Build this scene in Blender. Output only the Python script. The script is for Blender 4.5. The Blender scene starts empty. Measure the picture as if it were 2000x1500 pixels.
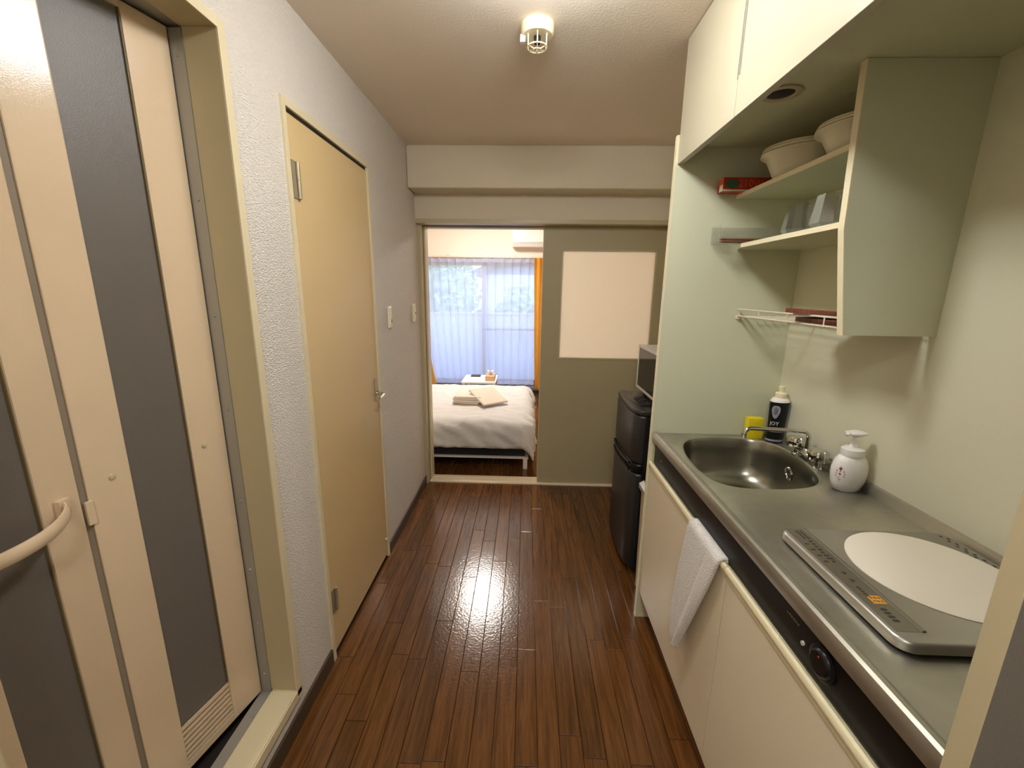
import bpy, bmesh, math, random
from mathutils import Vector, Matrix, noise
random.seed(7)
PI = math.pi
sc = bpy.context.scene
COL = sc.collection

# ------------------------------------------------------------------ camera, world, exposure
cd = bpy.data.cameras.new('camera'); cam = bpy.data.objects.new('camera', cd); COL.objects.link(cam)
cd.sensor_fit = 'HORIZONTAL'; cd.sensor_width = 36.0; cd.lens = 820.63 / 2000 * 36.0; cd.clip_start = 0.02
_R = Vector((0.99944, 0.0334, 0.0128)).normalized()
a_, b_, c_ = [math.radians(v) for v in (-1.752, -12.598, 0.751)]
_F = Vector((math.sin(a_) * math.cos(b_), math.cos(a_) * math.cos(b_), math.sin(b_)))
_R0 = Vector((math.cos(a_), -math.sin(a_), 0)); _U0 = _R0.cross(_F)
_R = _R0 * math.cos(c_) + _U0 * math.sin(c_); _U = _R.cross(_F)
m = Matrix((_R, _U, -_F)).transposed().to_4x4(); m.translation = (0, 0, 1.5)
cam.matrix_world = m
sc.camera = cam
sc.view_settings.view_transform = 'Standard'; sc.view_settings.look = 'None'
sc.view_settings.exposure = 2.08; sc.view_settings.gamma = 1.0; sc.view_settings.use_curve_mapping = False
sc.cycles.use_denoising = True
sc.cycles.max_bounces = 10; sc.cycles.diffuse_bounces = 6; sc.cycles.transparent_max_bounces = 40
sc.cycles.sample_clamp_indirect = 6.0
sc.cycles.caustics_reflective = False; sc.cycles.caustics_refractive = False
W = bpy.data.worlds.new('sky'); sc.world = W; W.use_nodes = True
bg = W.node_tree.nodes['Background']; bg.inputs[0].default_value = (0.52, 0.66, 1.0, 1); bg.inputs[1].default_value = 1.05
HALL_LAMP = 15.0      # emission strength of the hall ceiling lamp's diffuser
ENTRY_FILL = 22.0      # emission strength of the fill lamp added behind the camera
BED_LAMP = 25.0       # emission strength of the bedroom ceiling lamp's diffuser
# ------------------------------------------------------------------ materials
def lin(c):
    return tuple(((v / 255) / 12.92 if v / 255 <= 0.04045 else ((v / 255 + 0.055) / 1.055) ** 2.4) for v in c) + (1.0,)

def mat(name, rgb, rough=0.5, metal=0.0, bump=0.0, bscale=60.0, vary=0.0, vscale=8.0, spec=0.5, coat=0.0, rgb2=None, stretch=None, bdist=0.002):
    M = bpy.data.materials.new(name); M.use_nodes = True
    nt = M.node_tree; N = nt.nodes; L = nt.links; p = N['Principled BSDF']
    p.inputs['Base Color'].default_value = lin(rgb); p.inputs['Roughness'].default_value = rough
    p.inputs['Metallic'].default_value = metal; p.inputs['Specular IOR Level'].default_value = spec
    p.inputs['Coat Weight'].default_value = coat
    tc = N.new('ShaderNodeTexCoord'); mp = N.new('ShaderNodeMapping'); L.new(tc.outputs['Object'], mp.inputs[0])
    if stretch: mp.inputs['Scale'].default_value = stretch
    if vary or rgb2:
        n = N.new('ShaderNodeTexNoise'); n.inputs['Scale'].default_value = vscale; n.inputs['Detail'].default_value = 5
        L.new(mp.outputs[0], n.inputs['Vector'])
        cr = N.new('ShaderNodeValToRGB'); L.new(n.outputs['Fac'], cr.inputs[0])
        c2 = rgb2 or tuple(max(0, v * (1 - vary)) for v in rgb)
        cr.color_ramp.elements[0].position = 0.35; cr.color_ramp.elements[1].position = 0.65
        cr.color_ramp.elements[0].color = lin(c2); cr.color_ramp.elements[1].color = lin(rgb)
        L.new(cr.outputs[0], p.inputs['Base Color'])
    if bump:
        n2 = N.new('ShaderNodeTexNoise'); n2.inputs['Scale'].default_value = bscale; n2.inputs['Detail'].default_value = 3
        L.new(mp.outputs[0], n2.inputs['Vector'])
        b = N.new('ShaderNodeBump'); b.inputs['Strength'].default_value = bump; b.inputs['Distance'].default_value = bdist
        L.new(n2.outputs['Fac'], b.inputs['Height']); L.new(b.outputs[0], p.inputs['Normal'])
    return M

def emis(name, rgb, strength):
    M = bpy.data.materials.new(name); M.use_nodes = True
    p = M.node_tree.nodes['Principled BSDF']
    p.inputs['Base Color'].default_value = (0.8, 0.8, 0.8, 1)
    p.inputs['Emission Color'].default_value = rgb + (1,); p.inputs['Emission Strength'].default_value = strength
    return M

def glassmat(name, rgb=(255, 255, 255), rough=0.0, ior=1.45):
    M = mat(name, rgb, rough)
    p = M.node_tree.nodes['Principled BSDF']; p.inputs['Transmission Weight'].default_value = 1.0; p.inputs['IOR'].default_value = ior
    return M

def sheermat(name, rgb, transp, translu):
    M = bpy.data.materials.new(name); M.use_nodes = True; nt = M.node_tree; N = nt.nodes; L = nt.links
    N.remove(N['Principled BSDF']); out = N['Material Output']
    d = N.new('ShaderNodeBsdfDiffuse'); t = N.new('ShaderNodeBsdfTranslucent'); tr = N.new('ShaderNodeBsdfTransparent')
    d.inputs[0].default_value = lin(rgb); t.inputs[0].default_value = lin(rgb)
    m1 = N.new('ShaderNodeMixShader'); m1.inputs[0].default_value = translu; L.new(d.outputs[0], m1.inputs[1]); L.new(t.outputs[0], m1.inputs[2])
    m2 = N.new('ShaderNodeMixShader'); m2.inputs[0].default_value = transp; L.new(m1.outputs[0], m2.inputs[1]); L.new(tr.outputs[0], m2.inputs[2])
    L.new(m2.outputs[0], out.inputs[0])
    return M

def woodfloor(name, dark, light, rough=0.2):
    M = bpy.data.materials.new(name); M.use_nodes = True; nt = M.node_tree; N = nt.nodes; L = nt.links; p = N['Principled BSDF']
    tc = N.new('ShaderNodeTexCoord'); oi = N.new('ShaderNodeObjectInfo')
    mp = N.new('ShaderNodeMapping'); mp.inputs['Scale'].default_value = (26, 1.6, 4)
    L.new(tc.outputs['Object'], mp.inputs[0])
    cmb = N.new('ShaderNodeCombineXYZ'); mu = N.new('ShaderNodeMath'); mu.operation = 'MULTIPLY'; mu.inputs[1].default_value = 41.0
    L.new(oi.outputs['Random'], mu.inputs[0]); L.new(mu.outputs[0], cmb.inputs[0]); L.new(mu.outputs[0], cmb.inputs[1]); L.new(cmb.outputs[0], mp.inputs['Location'])
    n = N.new('ShaderNodeTexNoise'); n.inputs['Scale'].default_value = 1.6; n.inputs['Detail'].default_value = 8; n.inputs['Distortion'].default_value = 1.1
    L.new(mp.outputs[0], n.inputs['Vector'])
    fine = N.new('ShaderNodeTexNoise'); fine.inputs['Scale'].default_value = 9; fine.inputs['Detail'].default_value = 4; L.new(mp.outputs[0], fine.inputs['Vector'])
    ad = N.new('ShaderNodeMix'); ad.data_type = 'FLOAT'; ad.inputs[0].default_value = 0.35; L.new(n.outputs['Fac'], ad.inputs[2]); L.new(fine.outputs['Fac'], ad.inputs[3])
    cr = N.new('ShaderNodeValToRGB'); L.new(ad.outputs[0], cr.inputs[0])
    cr.color_ramp.elements[0].position = 0.36; cr.color_ramp.elements[1].position = 0.64
    cr.color_ramp.elements[0].color = lin(dark); cr.color_ramp.elements[1].color = lin(light)
    hs = N.new('ShaderNodeHueSaturation'); mr = N.new('ShaderNodeMapRange'); L.new(oi.outputs['Random'], mr.inputs[0])
    mr.inputs['To Min'].default_value = 0.82; mr.inputs['To Max'].default_value = 1.18
    L.new(mr.outputs[0], hs.inputs['Value']); L.new(cr.outputs[0], hs.inputs['Color']); L.new(hs.outputs[0], p.inputs['Base Color'])
    p.inputs['Roughness'].default_value = rough; p.inputs['Specular IOR Level'].default_value = 0.7
    n3 = N.new('ShaderNodeTexNoise'); n3.inputs['Scale'].default_value = 90; n3.inputs['Detail'].default_value = 2; L.new(tc.outputs['Object'], n3.inputs['Vector'])
    b = N.new('ShaderNodeBump'); b.inputs['Strength'].default_value = 0.45; b.inputs['Distance'].default_value = 0.0012
    L.new(n3.outputs['Fac'], b.inputs['Height']); L.new(b.outputs[0], p.inputs['Normal'])
    return M

M = {}
M['wallpaper'] = mat('wallpaper', (220, 212, 200), 0.75, bump=1.0, bscale=110, stretch=(1, 1, 2.2), bdist=0.006)
M['ceiling'] = mat('ceiling_paper', (236, 222, 204), 0.9, bump=0.4, bscale=120)
M['beam'] = mat('beam_paper', (216, 204, 180), 0.9, bump=0.5, bscale=130)
M['bedwall'] = mat('bedroom_wallpaper', (236, 224, 208), 0.9, bump=0.3, bscale=120)
M['panelgreen'] = mat('greenish_laminate', (208, 208, 178), 0.45)
M['kitwall'] = mat('kitchen_wall_laminate', (222, 218, 190), 0.4, bump=0.25, bscale=220)
M['cream'] = mat('cream_laminate', (226, 212, 182), 0.35)
M['creamedge'] = mat('cream_edge', (236, 224, 186), 0.35)
M['hood'] = mat('cream_cabinet', (186, 178, 152), 0.4)
M['frame'] = mat('olive_cream_paint', (190, 176, 140), 0.4)
M['framelight'] = mat('light_cream_paint', (218, 204, 168), 0.4)
M['slab'] = mat('yellow_beige_door', (212, 184, 134), 0.4, bump=0.08, bscale=60)
M['sliding'] = mat('olive_door_sheet', (176, 164, 128), 0.5, bump=0.15, bscale=90)
M['bathcream'] = mat('bath_door_resin', (214, 190, 158), 0.16, bump=0.1, bscale=400)
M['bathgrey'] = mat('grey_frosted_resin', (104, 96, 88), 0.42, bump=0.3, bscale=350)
M['stripgrey'] = mat('grey_rubber_strip', (132, 118, 100), 0.6)
M['alu'] = mat('aluminium', (176, 174, 166), 0.42, 0.6)
M['steel'] = mat('brushed_steel', (200, 196, 180), 0.38, 0.9, bump=0.06, bscale=40, vary=0.13, vscale=6)
M['bowlsteel'] = mat('bowl_steel', (150, 146, 132), 0.26, 0.95)
M['chrome'] = mat('chrome', (215, 212, 205), 0.07, 1.0)
M['hinge'] = mat('brushed_nickel', (176, 164, 138), 0.35, 0.6)
M['ih'] = mat('cooker_metal', (188, 184, 172), 0.38, 0.9)
M['ihstrip'] = mat('cooker_strip', (152, 147, 134), 0.3, 0.85)
M['disc'] = mat('white_glass_plate', (232, 224, 206), 0.25)
M['black'] = mat('black_plastic', (16, 14, 13), 0.35, spec=0.3)
M['blackmatte'] = mat('black_matte', (24, 22, 22), 0.6, bump=0.4, bscale=90)
M['fridge'] = mat('black_fridge_sheet', (44, 41, 40), 0.36, bump=0.12, bscale=500)
M['fridgeside'] = mat('black_fridge_side', (16, 15, 15), 0.5)
M['screen'] = mat('dark_glass_door', (22, 20, 20), 0.06)
M['silver'] = mat('silver_plastic', (226, 222, 214), 0.35, 0.1)
M['white'] = mat('white_plastic', (232, 228, 218), 0.35)
M['whitewire'] = mat('white_coated_wire', (226, 214, 188), 0.4)
M['switch'] = mat('ivory_switch', (244, 234, 208), 0.4)
M['switchdark'] = mat('switch_mark', (110, 92, 60), 0.5)
M['dark'] = mat('dark_gap', (32, 22, 14), 0.8)
M['base'] = mat('brown_skirting', (74, 58, 42), 0.45)
M['plank'] = woodfloor('oak_plank', (76, 46, 20), (110, 70, 33), 0.155)
M['subfloor'] = mat('floor_joint', (62, 38, 20), 0.5)
M['threshold'] = mat('threshold_rail', (246, 228, 198), 0.35)
M['bowl'] = mat('ivory_bowl', (226, 216, 188), 0.35)
M['glass'] = sheermat('clear_glass', (225, 230, 235), 0.9, 0.3)
_n = M['glass'].node_tree; _g = _n.nodes.new('ShaderNodeBsdfGlossy'); _g.inputs['Roughness'].default_value = 0.02
_m2 = [x for x in _n.nodes if x.type == 'MIX_SHADER'][1]; _n.links.new(_g.outputs[0], _m2.inputs[1])
_t = [x for x in _n.nodes if x.type == 'BSDF_TRANSPARENT'][0]; _t.inputs[0].default_value = (0.93, 0.94, 0.97, 1)
_f = _n.nodes.new('ShaderNodeLayerWeight'); _f.inputs[0].default_value = 0.22
_i = _n.nodes.new('ShaderNodeMath'); _i.operation = 'SUBTRACT'; _i.inputs[0].default_value = 0.97; _n.links.new(_f.outputs['Facing'], _i.inputs[1]); _n.links.new(_i.outputs[0], _m2.inputs[0])
M['acrylic'] = sheermat('clear_acrylic', (235, 240, 240), 0.88, 0.3)
_n = M['acrylic'].node_tree; _g = _n.nodes.new('ShaderNodeBsdfGlossy'); _g.inputs['Roughness'].default_value = 0.03
_n.links.new(_g.outputs[0], [x for x in _n.nodes if x.type == 'MIX_SHADER'][1].inputs[1])
M['tray'] = mat('brown_wood_tray', (132, 66, 42), 0.45, vary=0.3, vscale=20, stretch=(1, 6, 1))
M['stick'] = mat('chopstick_wood', (140, 78, 40), 0.5)
M['boxred'] = mat('red_carton', (168, 44, 26), 0.5)
M['boxgreen'] = mat('green_print', (58, 92, 58), 0.5)
M['boxorange'] = mat('orange_print', (206, 96, 42), 0.5)
M['paper'] = mat('pale_print', (222, 206, 170), 0.5)
M['sponge'] = mat('yellow_sponge', (238, 214, 10), 0.9, bump=0.8, bscale=160)
M['foam'] = mat('white_bottle', (240, 234, 226), 0.3)
M['redprint'] = mat('red_print', (170, 60, 54), 0.5)
M['towel'] = mat('white_terry', (240, 234, 224), 0.95, bump=1.0, bscale=260, bdist=0.008)
M['linen'] = mat('white_linen', (208, 205, 200), 0.9, bump=0.3, bscale=60)
M['towel2'] = mat('bath_towel', (226, 214, 198), 0.95, bump=0.8, bscale=150, bdist=0.006)
M['mattress'] = mat('black_mattress', (30, 30, 36), 0.8)
M['bedframe'] = mat('white_bed_frame', (226, 214, 204), 0.4)
M['sheer'] = sheermat('sheer_curtain', (236, 238, 246), 0.42, 0.6)
M['sheerhem'] = sheermat('sheer_hem', (225, 225, 240), 0.15, 0.6)
M['drape'] = sheermat('mustard_drape', (238, 176, 70), 0.0, 0.45)
M['rail'] = mat('curtain_rail', (214, 196, 180), 0.4)
M['frost'] = sheermat('frosted_pane', (250, 244, 230), 0.0, 0.72)
M['paneglass'] = sheermat('window_glass', (230, 240, 245), 0.92, 0.3)
M['winframe'] = mat('window_aluminium', (150, 148, 150), 0.4, 0.6)
M['parapet'] = mat('balcony_wall', (186, 196, 226), 0.8)
M['leaf'] = mat('leaf_green', (120, 158, 98), 0.7, rgb2=(88, 124, 76), vscale=3)
M['leaf2'] = mat('leaf_pale', (168, 196, 138), 0.7, rgb2=(122, 152, 100), vscale=3)
M['trunk'] = mat('bark', (104, 88, 70), 0.9)
M['housewall'] = mat('house_wall', (206, 206, 206), 0.8)
M['roof'] = mat('house_roof', (118, 122, 130), 0.8)
M['ground'] = mat('outside_ground', (150, 152, 140), 0.9)
M['tabletop'] = mat('white_table', (232, 226, 220), 0.4)
M['brownbox'] = mat('beige_box', (200, 166, 124), 0.6)
M['orange'] = mat('orange_label', (222, 150, 40), 0.5)
M['ink'] = mat('dark_ink', (58, 52, 44), 0.5)
M['graycloud'] = mat('grey_label', (150, 148, 158), 0.5)
M['whiteink'] = mat('white_ink', (232, 228, 224), 0.5)
M['led'] = mat('grey_button', (190, 186, 172), 0.4)
M['reddot'] = mat('red_dot', (230, 60, 50), 0.5)
M['lampshade'] = emis('hall_lamp_diffuser', (0.97, 1.0, 1.03), HALL_LAMP)
M['fillshade'] = emis('entry_fill_diffuser', (0.97, 1.0, 1.03), ENTRY_FILL)
M['lampshade2'] = emis('bedroom_lamp_diffuser', (1.0, 0.94, 0.88), BED_LAMP)

# ------------------------------------------------------------------ mesh helpers (all coordinates in world metres)
class MB:
    def __init__(s): s.bm = bmesh.new(); s.mats = []
    def _mi(s, mt):
        if mt is None: return 0
        if mt not in s.mats: s.mats.append(mt)
        return s.mats.index(mt)
    def poly(s, pts, faces, mt=None, mx=None):
        vs = [s.bm.verts.new(mx @ Vector(p) if mx else Vector(p)) for p in pts]
        k = s._mi(mt); out = []
        for f in faces:
            try:
                fc = s.bm.faces.new([vs[i] for i in f]); fc.material_index = k; out.append(fc)
            except ValueError: pass
        return vs
    def box(s, x0, x1, y0, y1, z0, z1, bev=0.0, mt=None, mx=None, seg=2):
        t = bmesh.new(); bmesh.ops.create_cube(t, size=1)
        for v in t.verts: v.co = Vector(((x0 + x1) / 2 + v.co.x * (x1 - x0), (y0 + y1) / 2 + v.co.y * (y1 - y0), (z0 + z1) / 2 + v.co.z * (z1 - z0)))
        if bev > 0: bmesh.ops.bevel(t, geom=t.edges[:], offset=bev, segments=seg, profile=0.7, affect='EDGES')
        s.add(t, mt, mx); t.free(); return s
    def add(s, t, mt=None, mx=None):
        t.verts.index_update()
        s.poly([v.co.copy() for v in t.verts], [[v.index for v in f.verts] for f in t.faces], mt, mx)
    def lathe(s, prof, c=(0, 0, 0), n=24, mt=None, mx=None, cap=True, axis='z'):
        pts = []; faces = []
        for r, z in prof:
            for i in range(n):
                a = 2 * PI * i / n; p = (r * math.cos(a), r * math.sin(a), z)
                if axis == 'x': p = (p[2], p[0], p[1])
                if axis == 'y': p = (p[0], p[2], p[1])
                pts.append((c[0] + p[0], c[1] + p[1], c[2] + p[2]))
        for j in range(len(prof) - 1):
            for i in range(n):
                k = (i + 1) % n; faces.append([j * n + i, j * n + k, (j + 1) * n + k, (j + 1) * n + i])
        if cap: faces.append(list(range(n))[::-1]); faces.append([(len(prof) - 1) * n + i for i in range(n)])
        s.poly(pts, faces, mt, mx); return s
    def tube(s, path, r, n=10, mt=None, mx=None, flat=1.0):
        P = [Vector(p) for p in path]; pts = []; faces = []; up = Vector((0, 0, 1)); prev = None
        rr = r if isinstance(r, (list, tuple)) else [r] * len(P)
        for i, p in enumerate(P):
            d = (P[min(i + 1, len(P) - 1)] - P[max(i - 1, 0)]).normalized()
            if prev is None: u = d.cross(up if abs(d.z) < 0.9 else Vector((1, 0, 0))).normalized()
            else: u = (prev - d * prev.dot(d)).normalized()
            prev = u; w = d.cross(u)
            for k in range(n):
                a = 2 * PI * k / n; pts.append(p + u * (rr[i] * math.cos(a)) + w * (rr[i] * flat * math.sin(a)))
        for j in range(len(P) - 1):
            for i in range(n):
                k = (i + 1) % n; faces.append([j * n + i, j * n + k, (j + 1) * n + k, (j + 1) * n + i])
        faces.append(list(range(n))[::-1]); faces.append([(len(P) - 1) * n + i for i in range(n)])
        s.poly(pts, faces, mt, mx); return s
    def extr(s, poly2, ax, a0, a1, mt=None, mx=None):
        # polygon in the two other axes, extruded along ax
        n = len(poly2); pts = []
        for a in (a0, a1):
            for p, q in poly2: pts.append({'x': (a, p, q), 'y': (p, a, q), 'z': (p, q, a)}[ax])
        faces = [[i, (i + 1) % n, n + (i + 1) % n, n + i] for i in range(n)] + [list(range(n))[::-1], [n + i for i in range(n)]]
        s.poly(pts, faces, mt, mx); return s
    def grid(s, nu, nv, fn, mt=None, closed=False):
        pts = [fn(i / (nu - 1), j / (nv - 1)) for j in range(nv) for i in range(nu)]
        faces = [[j * nu + i, j * nu + i + 1, (j + 1) * nu + i + 1, (j + 1) * nu + i] for j in range(nv - 1) for i in range(nu - 1)]
        s.poly(pts, faces, mt); return s
    def build(s, name, mt, parent=None, smooth=False, loc=None, angle=40):
        me = bpy.data.meshes.new(name)
        bm = s.bm
        bmesh.ops.recalc_face_normals(bm, faces=bm.faces[:])
        vs = [v.co for v in bm.verts]
        lo = Vector((min(v.x for v in vs), min(v.y for v in vs), min(v.z for v in vs))); hi = Vector((max(v.x for v in vs), max(v.y for v in vs), max(v.z for v in vs)))
        if loc is None:
            loc = Vector(((lo.x + hi.x) / 2, (lo.y + hi.y) / 2, lo.z))
        loc = Vector(loc)
        for v in bm.verts: v.co -= loc
        if smooth:
            for f in bm.faces: f.smooth = True
            for e in bm.edges:
                if len(e.link_faces) == 2 and e.calc_face_angle(0) > math.radians(angle): e.smooth = False
        bm.to_mesh(me); bm.free()
        if s.mats and any(True for _ in s.mats):
            for k in s.mats: me.materials.append(k if k else mt)
        else: me.materials.append(mt)
        o = bpy.data.objects.new(name, me); COL.objects.link(o)
        if parent is not None:
            o.parent = parent; o.location = loc - wl(parent)
        else: o.location = loc
        return o

def wl(o):
    v = Vector((0, 0, 0))
    while o is not None: v = v + Vector(o.location); o = o.parent
    return v
def tag(o, label=None, cat=None, group=None, kind=None):
    if label: o['label'] = label
    if cat: o['category'] = cat
    if group: o['group'] = group
    if kind: o['kind'] = kind
    return o
def empty(name, loc, label=None, cat=None, group=None, kind=None):
    o = bpy.data.objects.new(name, None); o.empty_display_size = 0.05; COL.objects.link(o); o.location = loc
    return tag(o, label, cat, group, kind)
def struct(name, mb, mt, parent=None, **k):
    o = mb.build(name, mt, parent, **k)
    if parent is None: o['kind'] = 'structure'
    return o
def copy_tree(o, parent=None):
    c = o.copy(); COL.objects.link(c); c.parent = parent
    for ch in list(o.children): copy_tree(ch, c)
    return c
def text2d(txt, size):
    cu = bpy.data.curves.new('t', 'FONT'); cu.body = txt; cu.size = size; cu.align_x = 'CENTER'; cu.align_y = 'CENTER'; cu.resolution_u = 2
    ob = bpy.data.objects.new('t', cu); COL.objects.link(ob)
    dg = bpy.context.evaluated_depsgraph_get(); me = ob.evaluated_get(dg).to_mesh()
    vs = [v.co.copy() for v in me.vertices]; fs = [list(p.vertices) for p in me.polygons]
    ob.evaluated_get(dg).to_mesh_clear(); bpy.data.objects.remove(ob); bpy.data.curves.remove(cu)
    return vs, fs

# ================================================================== THE SETTING
XL, XW, ZC, YD = -0.764, 1.049, 2.369, 3.103
f_ = MB().box(-3.0, 2.2, -1.3, 6.15, -0.06, -0.012)
floor = struct('floor', f_, M['subfloor'])
def plank(x0, x1, y0, y1):
    g = 0.0006; b = 0.0016; zt = 0.0
    a = (x0 + g, x1 - g, y0 + g, y1 - g); i = (a[0] + b, a[1] - b, a[2] + b, a[3] - b)
    pts = [(a[0], a[2], -0.012), (a[1], a[2], -0.012), (a[1], a[3], -0.012), (a[0], a[3], -0.012),
           (a[0], a[2], zt - b), (a[1], a[2], zt - b), (a[1], a[3], zt - b), (a[0], a[3], zt - b),
           (i[0], i[2], zt), (i[1], i[2], zt), (i[1], i[3], zt), (i[0], i[3], zt)]
    fs = [[8, 9, 10, 11]] + [[j, (j + 1) % 4, 4 + (j + 1) % 4, 4 + j] for j in range(4)] + [[4 + j, 4 + (j + 1) % 4, 8 + (j + 1) % 4, 8 + j] for j in range(4)]
    mb = MB(); mb.poly(pts, fs); mb.build('plank', M['plank'], floor)
rp = random.Random(5)
pw = 0.0756
ncol = 25
for c in range(ncol):
    x0 = -0.764 + c * pw; x1 = min(x0 + pw, 1.05)
    if x1 - x0 < 0.01: break
    y = -0.35 - rp.random() * 0.5
    y = max(y, -0.75)
    stop = 3.1
    if c >= 19: y = 1.74                       # under the kitchen unit nothing shows
    while y < stop - 0.01:
        L = rp.choice([0.45, 0.60, 0.90, 0.90, 1.2])
        y2 = min(y + L, stop)
        if stop - y2 < 0.12: y2 = stop
        plank(x0, x1, y, y2); y = y2
for c in range(24):                            # bedroom floor behind the threshold
    x0 = -1.1 + c * pw; x1 = x0 + pw; y = 3.1 ; first = True
    while y < 5.99:
        L = rp.choice([0.6, 0.9, 1.2]) * (0.6 if first else 1); first = False
        y2 = min(y + L, 6.0)
        if 6.0 - y2 < 0.15: y2 = 6.0
        plank(x0, x1, y, y2); y = y2

# left wall with its two openings
w = MB()
BY0, BY1, BZ0, BZ1 = 0.44, 1.172, 0.128, 2.13
TY0, TY1, TZ1 = 1.426, 2.122, 2.062
for (y0, y1, z0, z1) in ((-1.3, BY0, 0, ZC), (BY0, BY1, BZ1, ZC), (BY0, BY1, 0, BZ0), (BY1, TY0, 0, ZC), (TY0, TY1, TZ1, ZC), (TY1, 3.2, 0, ZC)):
    w.box(XL - 0.13, XL, y0, y1, z0, z1)
struct('wall_left', w, M['wallpaper'])
struct('ceiling', MB().box(-0.9, 1.2, -1.3, 3.2, ZC, ZC + 0.06), M['ceiling'])
struct('wall_right', MB().box(XW, XW + 0.1, -1.3, 3.2, 0, ZC), M['kitwall'])
struct('wall_back', MB().box(-0.9, 1.2, -1.4, -1.3, 0, ZC), M['wallpaper'])
struct('wall_far', MB().box(-0.9, 1.15, 3.0, YD + 0.1, 1.965, ZC + 0.06).box(1.035, 1.15, YD, YD + 0.1, 0, 1.965).box(-0.9, -0.768, YD, YD + 0.1, 0, 1.965), M['beam'])
struct('trim_beam', MB().box(XL + 0.001, XW, 2.829, YD, 2.122, ZC, bev=0.012, seg=3), M['beam'])
# door frame and track around the bedroom opening
fr = MB()
fr.box(-0.767, -0.741, 3.045, YD + 0.1, 0, 1.94, bev=0.002)
fr.box(-0.764, 1.045, 2.994, YD - 0.004, 1.938, 1.966, bev=0.002).box(-0.764, 1.045, YD + 0.03, YD + 0.1, 1.938, 1.966)
fr.box(1.026, 1.048, 3.045, YD + 0.1, 0, 1.935, bev=0.002)
fo = struct('trim_doorframe', fr, M['frame'])
MB().box(-0.738, -0.727, 3.12, 3.2, 0.012, 1.935).build('stop_bead', M['framelight'], fo)
MB().box(-0.727, 0.13, 3.13, 3.2, 1.925, 1.935).build('stop_bead', M['framelight'], fo)
th = MB().box(-0.738, 1.02, 3.075, 3.2, 0.0, 0.008)
th.box(-0.738, 1.02, 3.082, 3.094, 0.008, 0.014, bev=0.002).box(-0.738, 0.125, 3.15, 3.162, 0.008, 0.014, bev=0.002)
struct('trim_threshold', th, M['threshold'])
struct('baseboard_left', MB().box(XL, XL + 0.009, -1.3, 1.405, 0, 0.068, bev=0.002).box(XL, XL + 0.009, 2.146, 3.045, 0, 0.068, bev=0.002), M['base'])
struct('baseboard_right', MB().box(XW - 0.009, XW, 1.75, 3.07, 0, 0.068, bev=0.002), M['base'])
# rooms behind the left wall
struct('trim_bath_shade', MB().box(-1.3, -0.884, 0.16, 1.39, 0.06, 0.10), M['dark'])  # dark sheet added to stand in for shade below the folding leaves
struct('wall_bathroom', MB().box(-1.95, -1.9, 0.1, 1.6, 0, 2.4).box(-1.9, -0.895, 0.1, 0.15, 0, 2.4).box(-1.9, -0.895, 1.4, 1.45, 0, 2.4).box(-1.9, -0.895, 0.15, 1.4, 2.32, 2.38).box(-1.9, -0.895, 0.15, 1.4, 0.0, 0.06), M['bathgrey'])

# bedroom shell
BX0, BX1, BY, BZ = -2.25, 1.42, 6.0, 2.43
struct('wall_bedroom_left', MB().box(BX0 - 0.1, BX0, 3.2, BY + 0.1, 0, BZ), M['bedwall'])
struct('wall_bedroom_right', MB().box(BX1, BX1 + 0.1, 3.2, BY + 0.1, 0, BZ), M['bedwall'])
struct('wall_bedroom_near', MB().box(BX0 - 0.1, -0.9, YD + 0.097, YD + 0.15, 0, BZ).box(1.15, BX1 + 0.1, YD + 0.097, YD + 0.15, 0, BZ).box(-0.9, 1.15, YD + 0.1, YD + 0.15, 1.968, BZ), M['bedwall'])
struct('ceiling_bedroom', MB().box(BX0 - 0.1, BX1 + 0.1, 3.2, BY + 0.1, BZ, BZ + 0.06), M['bedwall'])
WX0, WX1, WZ0, WZ1 = -1.50, 0.30, 0.12, 1.90
struct('wall_window', MB().box(BX0, WX0, BY, BY + 0.12, 0, BZ).box(WX1, BX1, BY, BY + 0.12, 0, BZ).box(WX0, WX1, BY, BY + 0.12, 0, WZ0).box(WX0, WX1, BY, BY + 0.12, WZ1, BZ), M['bedwall'])
struct('baseboard_bedroom', MB().box(BX0, BX1, BY - 0.01, BY, 0, 0.07), M['base'])
wn = MB()
for (x0, x1, z0, z1) in ((WX0, WX1, WZ0, WZ0 + 0.035), (WX0, WX1, WZ1 - 0.035, WZ1), (WX0, WX0 + 0.035, WZ0, WZ1), (WX1 - 0.035, WX1, WZ0, WZ1)):
    wn.box(x0, x1, BY + 0.02, BY + 0.10, z0, z1, bev=0.003)
win = struct('window_1', wn, M['winframe'])
for (x0, x1, yy) in ((WX0 + 0.03, -0.57, 0.035), (-0.63, WX1 - 0.03, 0.065)):
    sm = MB(); a0, a1 = WZ0 + 0.03, WZ1 - 0.03; t = 0.045
    for bx in ((x0, x1, a0, a0 + t + 0.02), (x0, x1, a1 - t, a1), (x0, x0 + t, a0, a1), (x1 - t, x1, a0, a1)):
        sm.box(bx[0], bx[1], BY + yy, BY + yy + 0.025, bx[2], bx[3], bev=0.002)
    if x0 > -1: sm.box(x0 + t, x1 - t, BY + yy, BY + yy + 0.025, 0.93, 0.96)
    so = sm.build('sash', M['winframe'], win)
    MB().box(x0 + t, x1 - t, BY + yy + 0.010, BY + yy + 0.014, a0 + t, a1 - t).build('pane', M['paneglass'], so)
# window ledge
struct('trim_ledge', MB().box(WX0 - 0.05, WX1 + 0.05, BY - 0.05, BY + 0.02, 0.10, 0.125, bev=0.003), M['winframe'])

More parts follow.
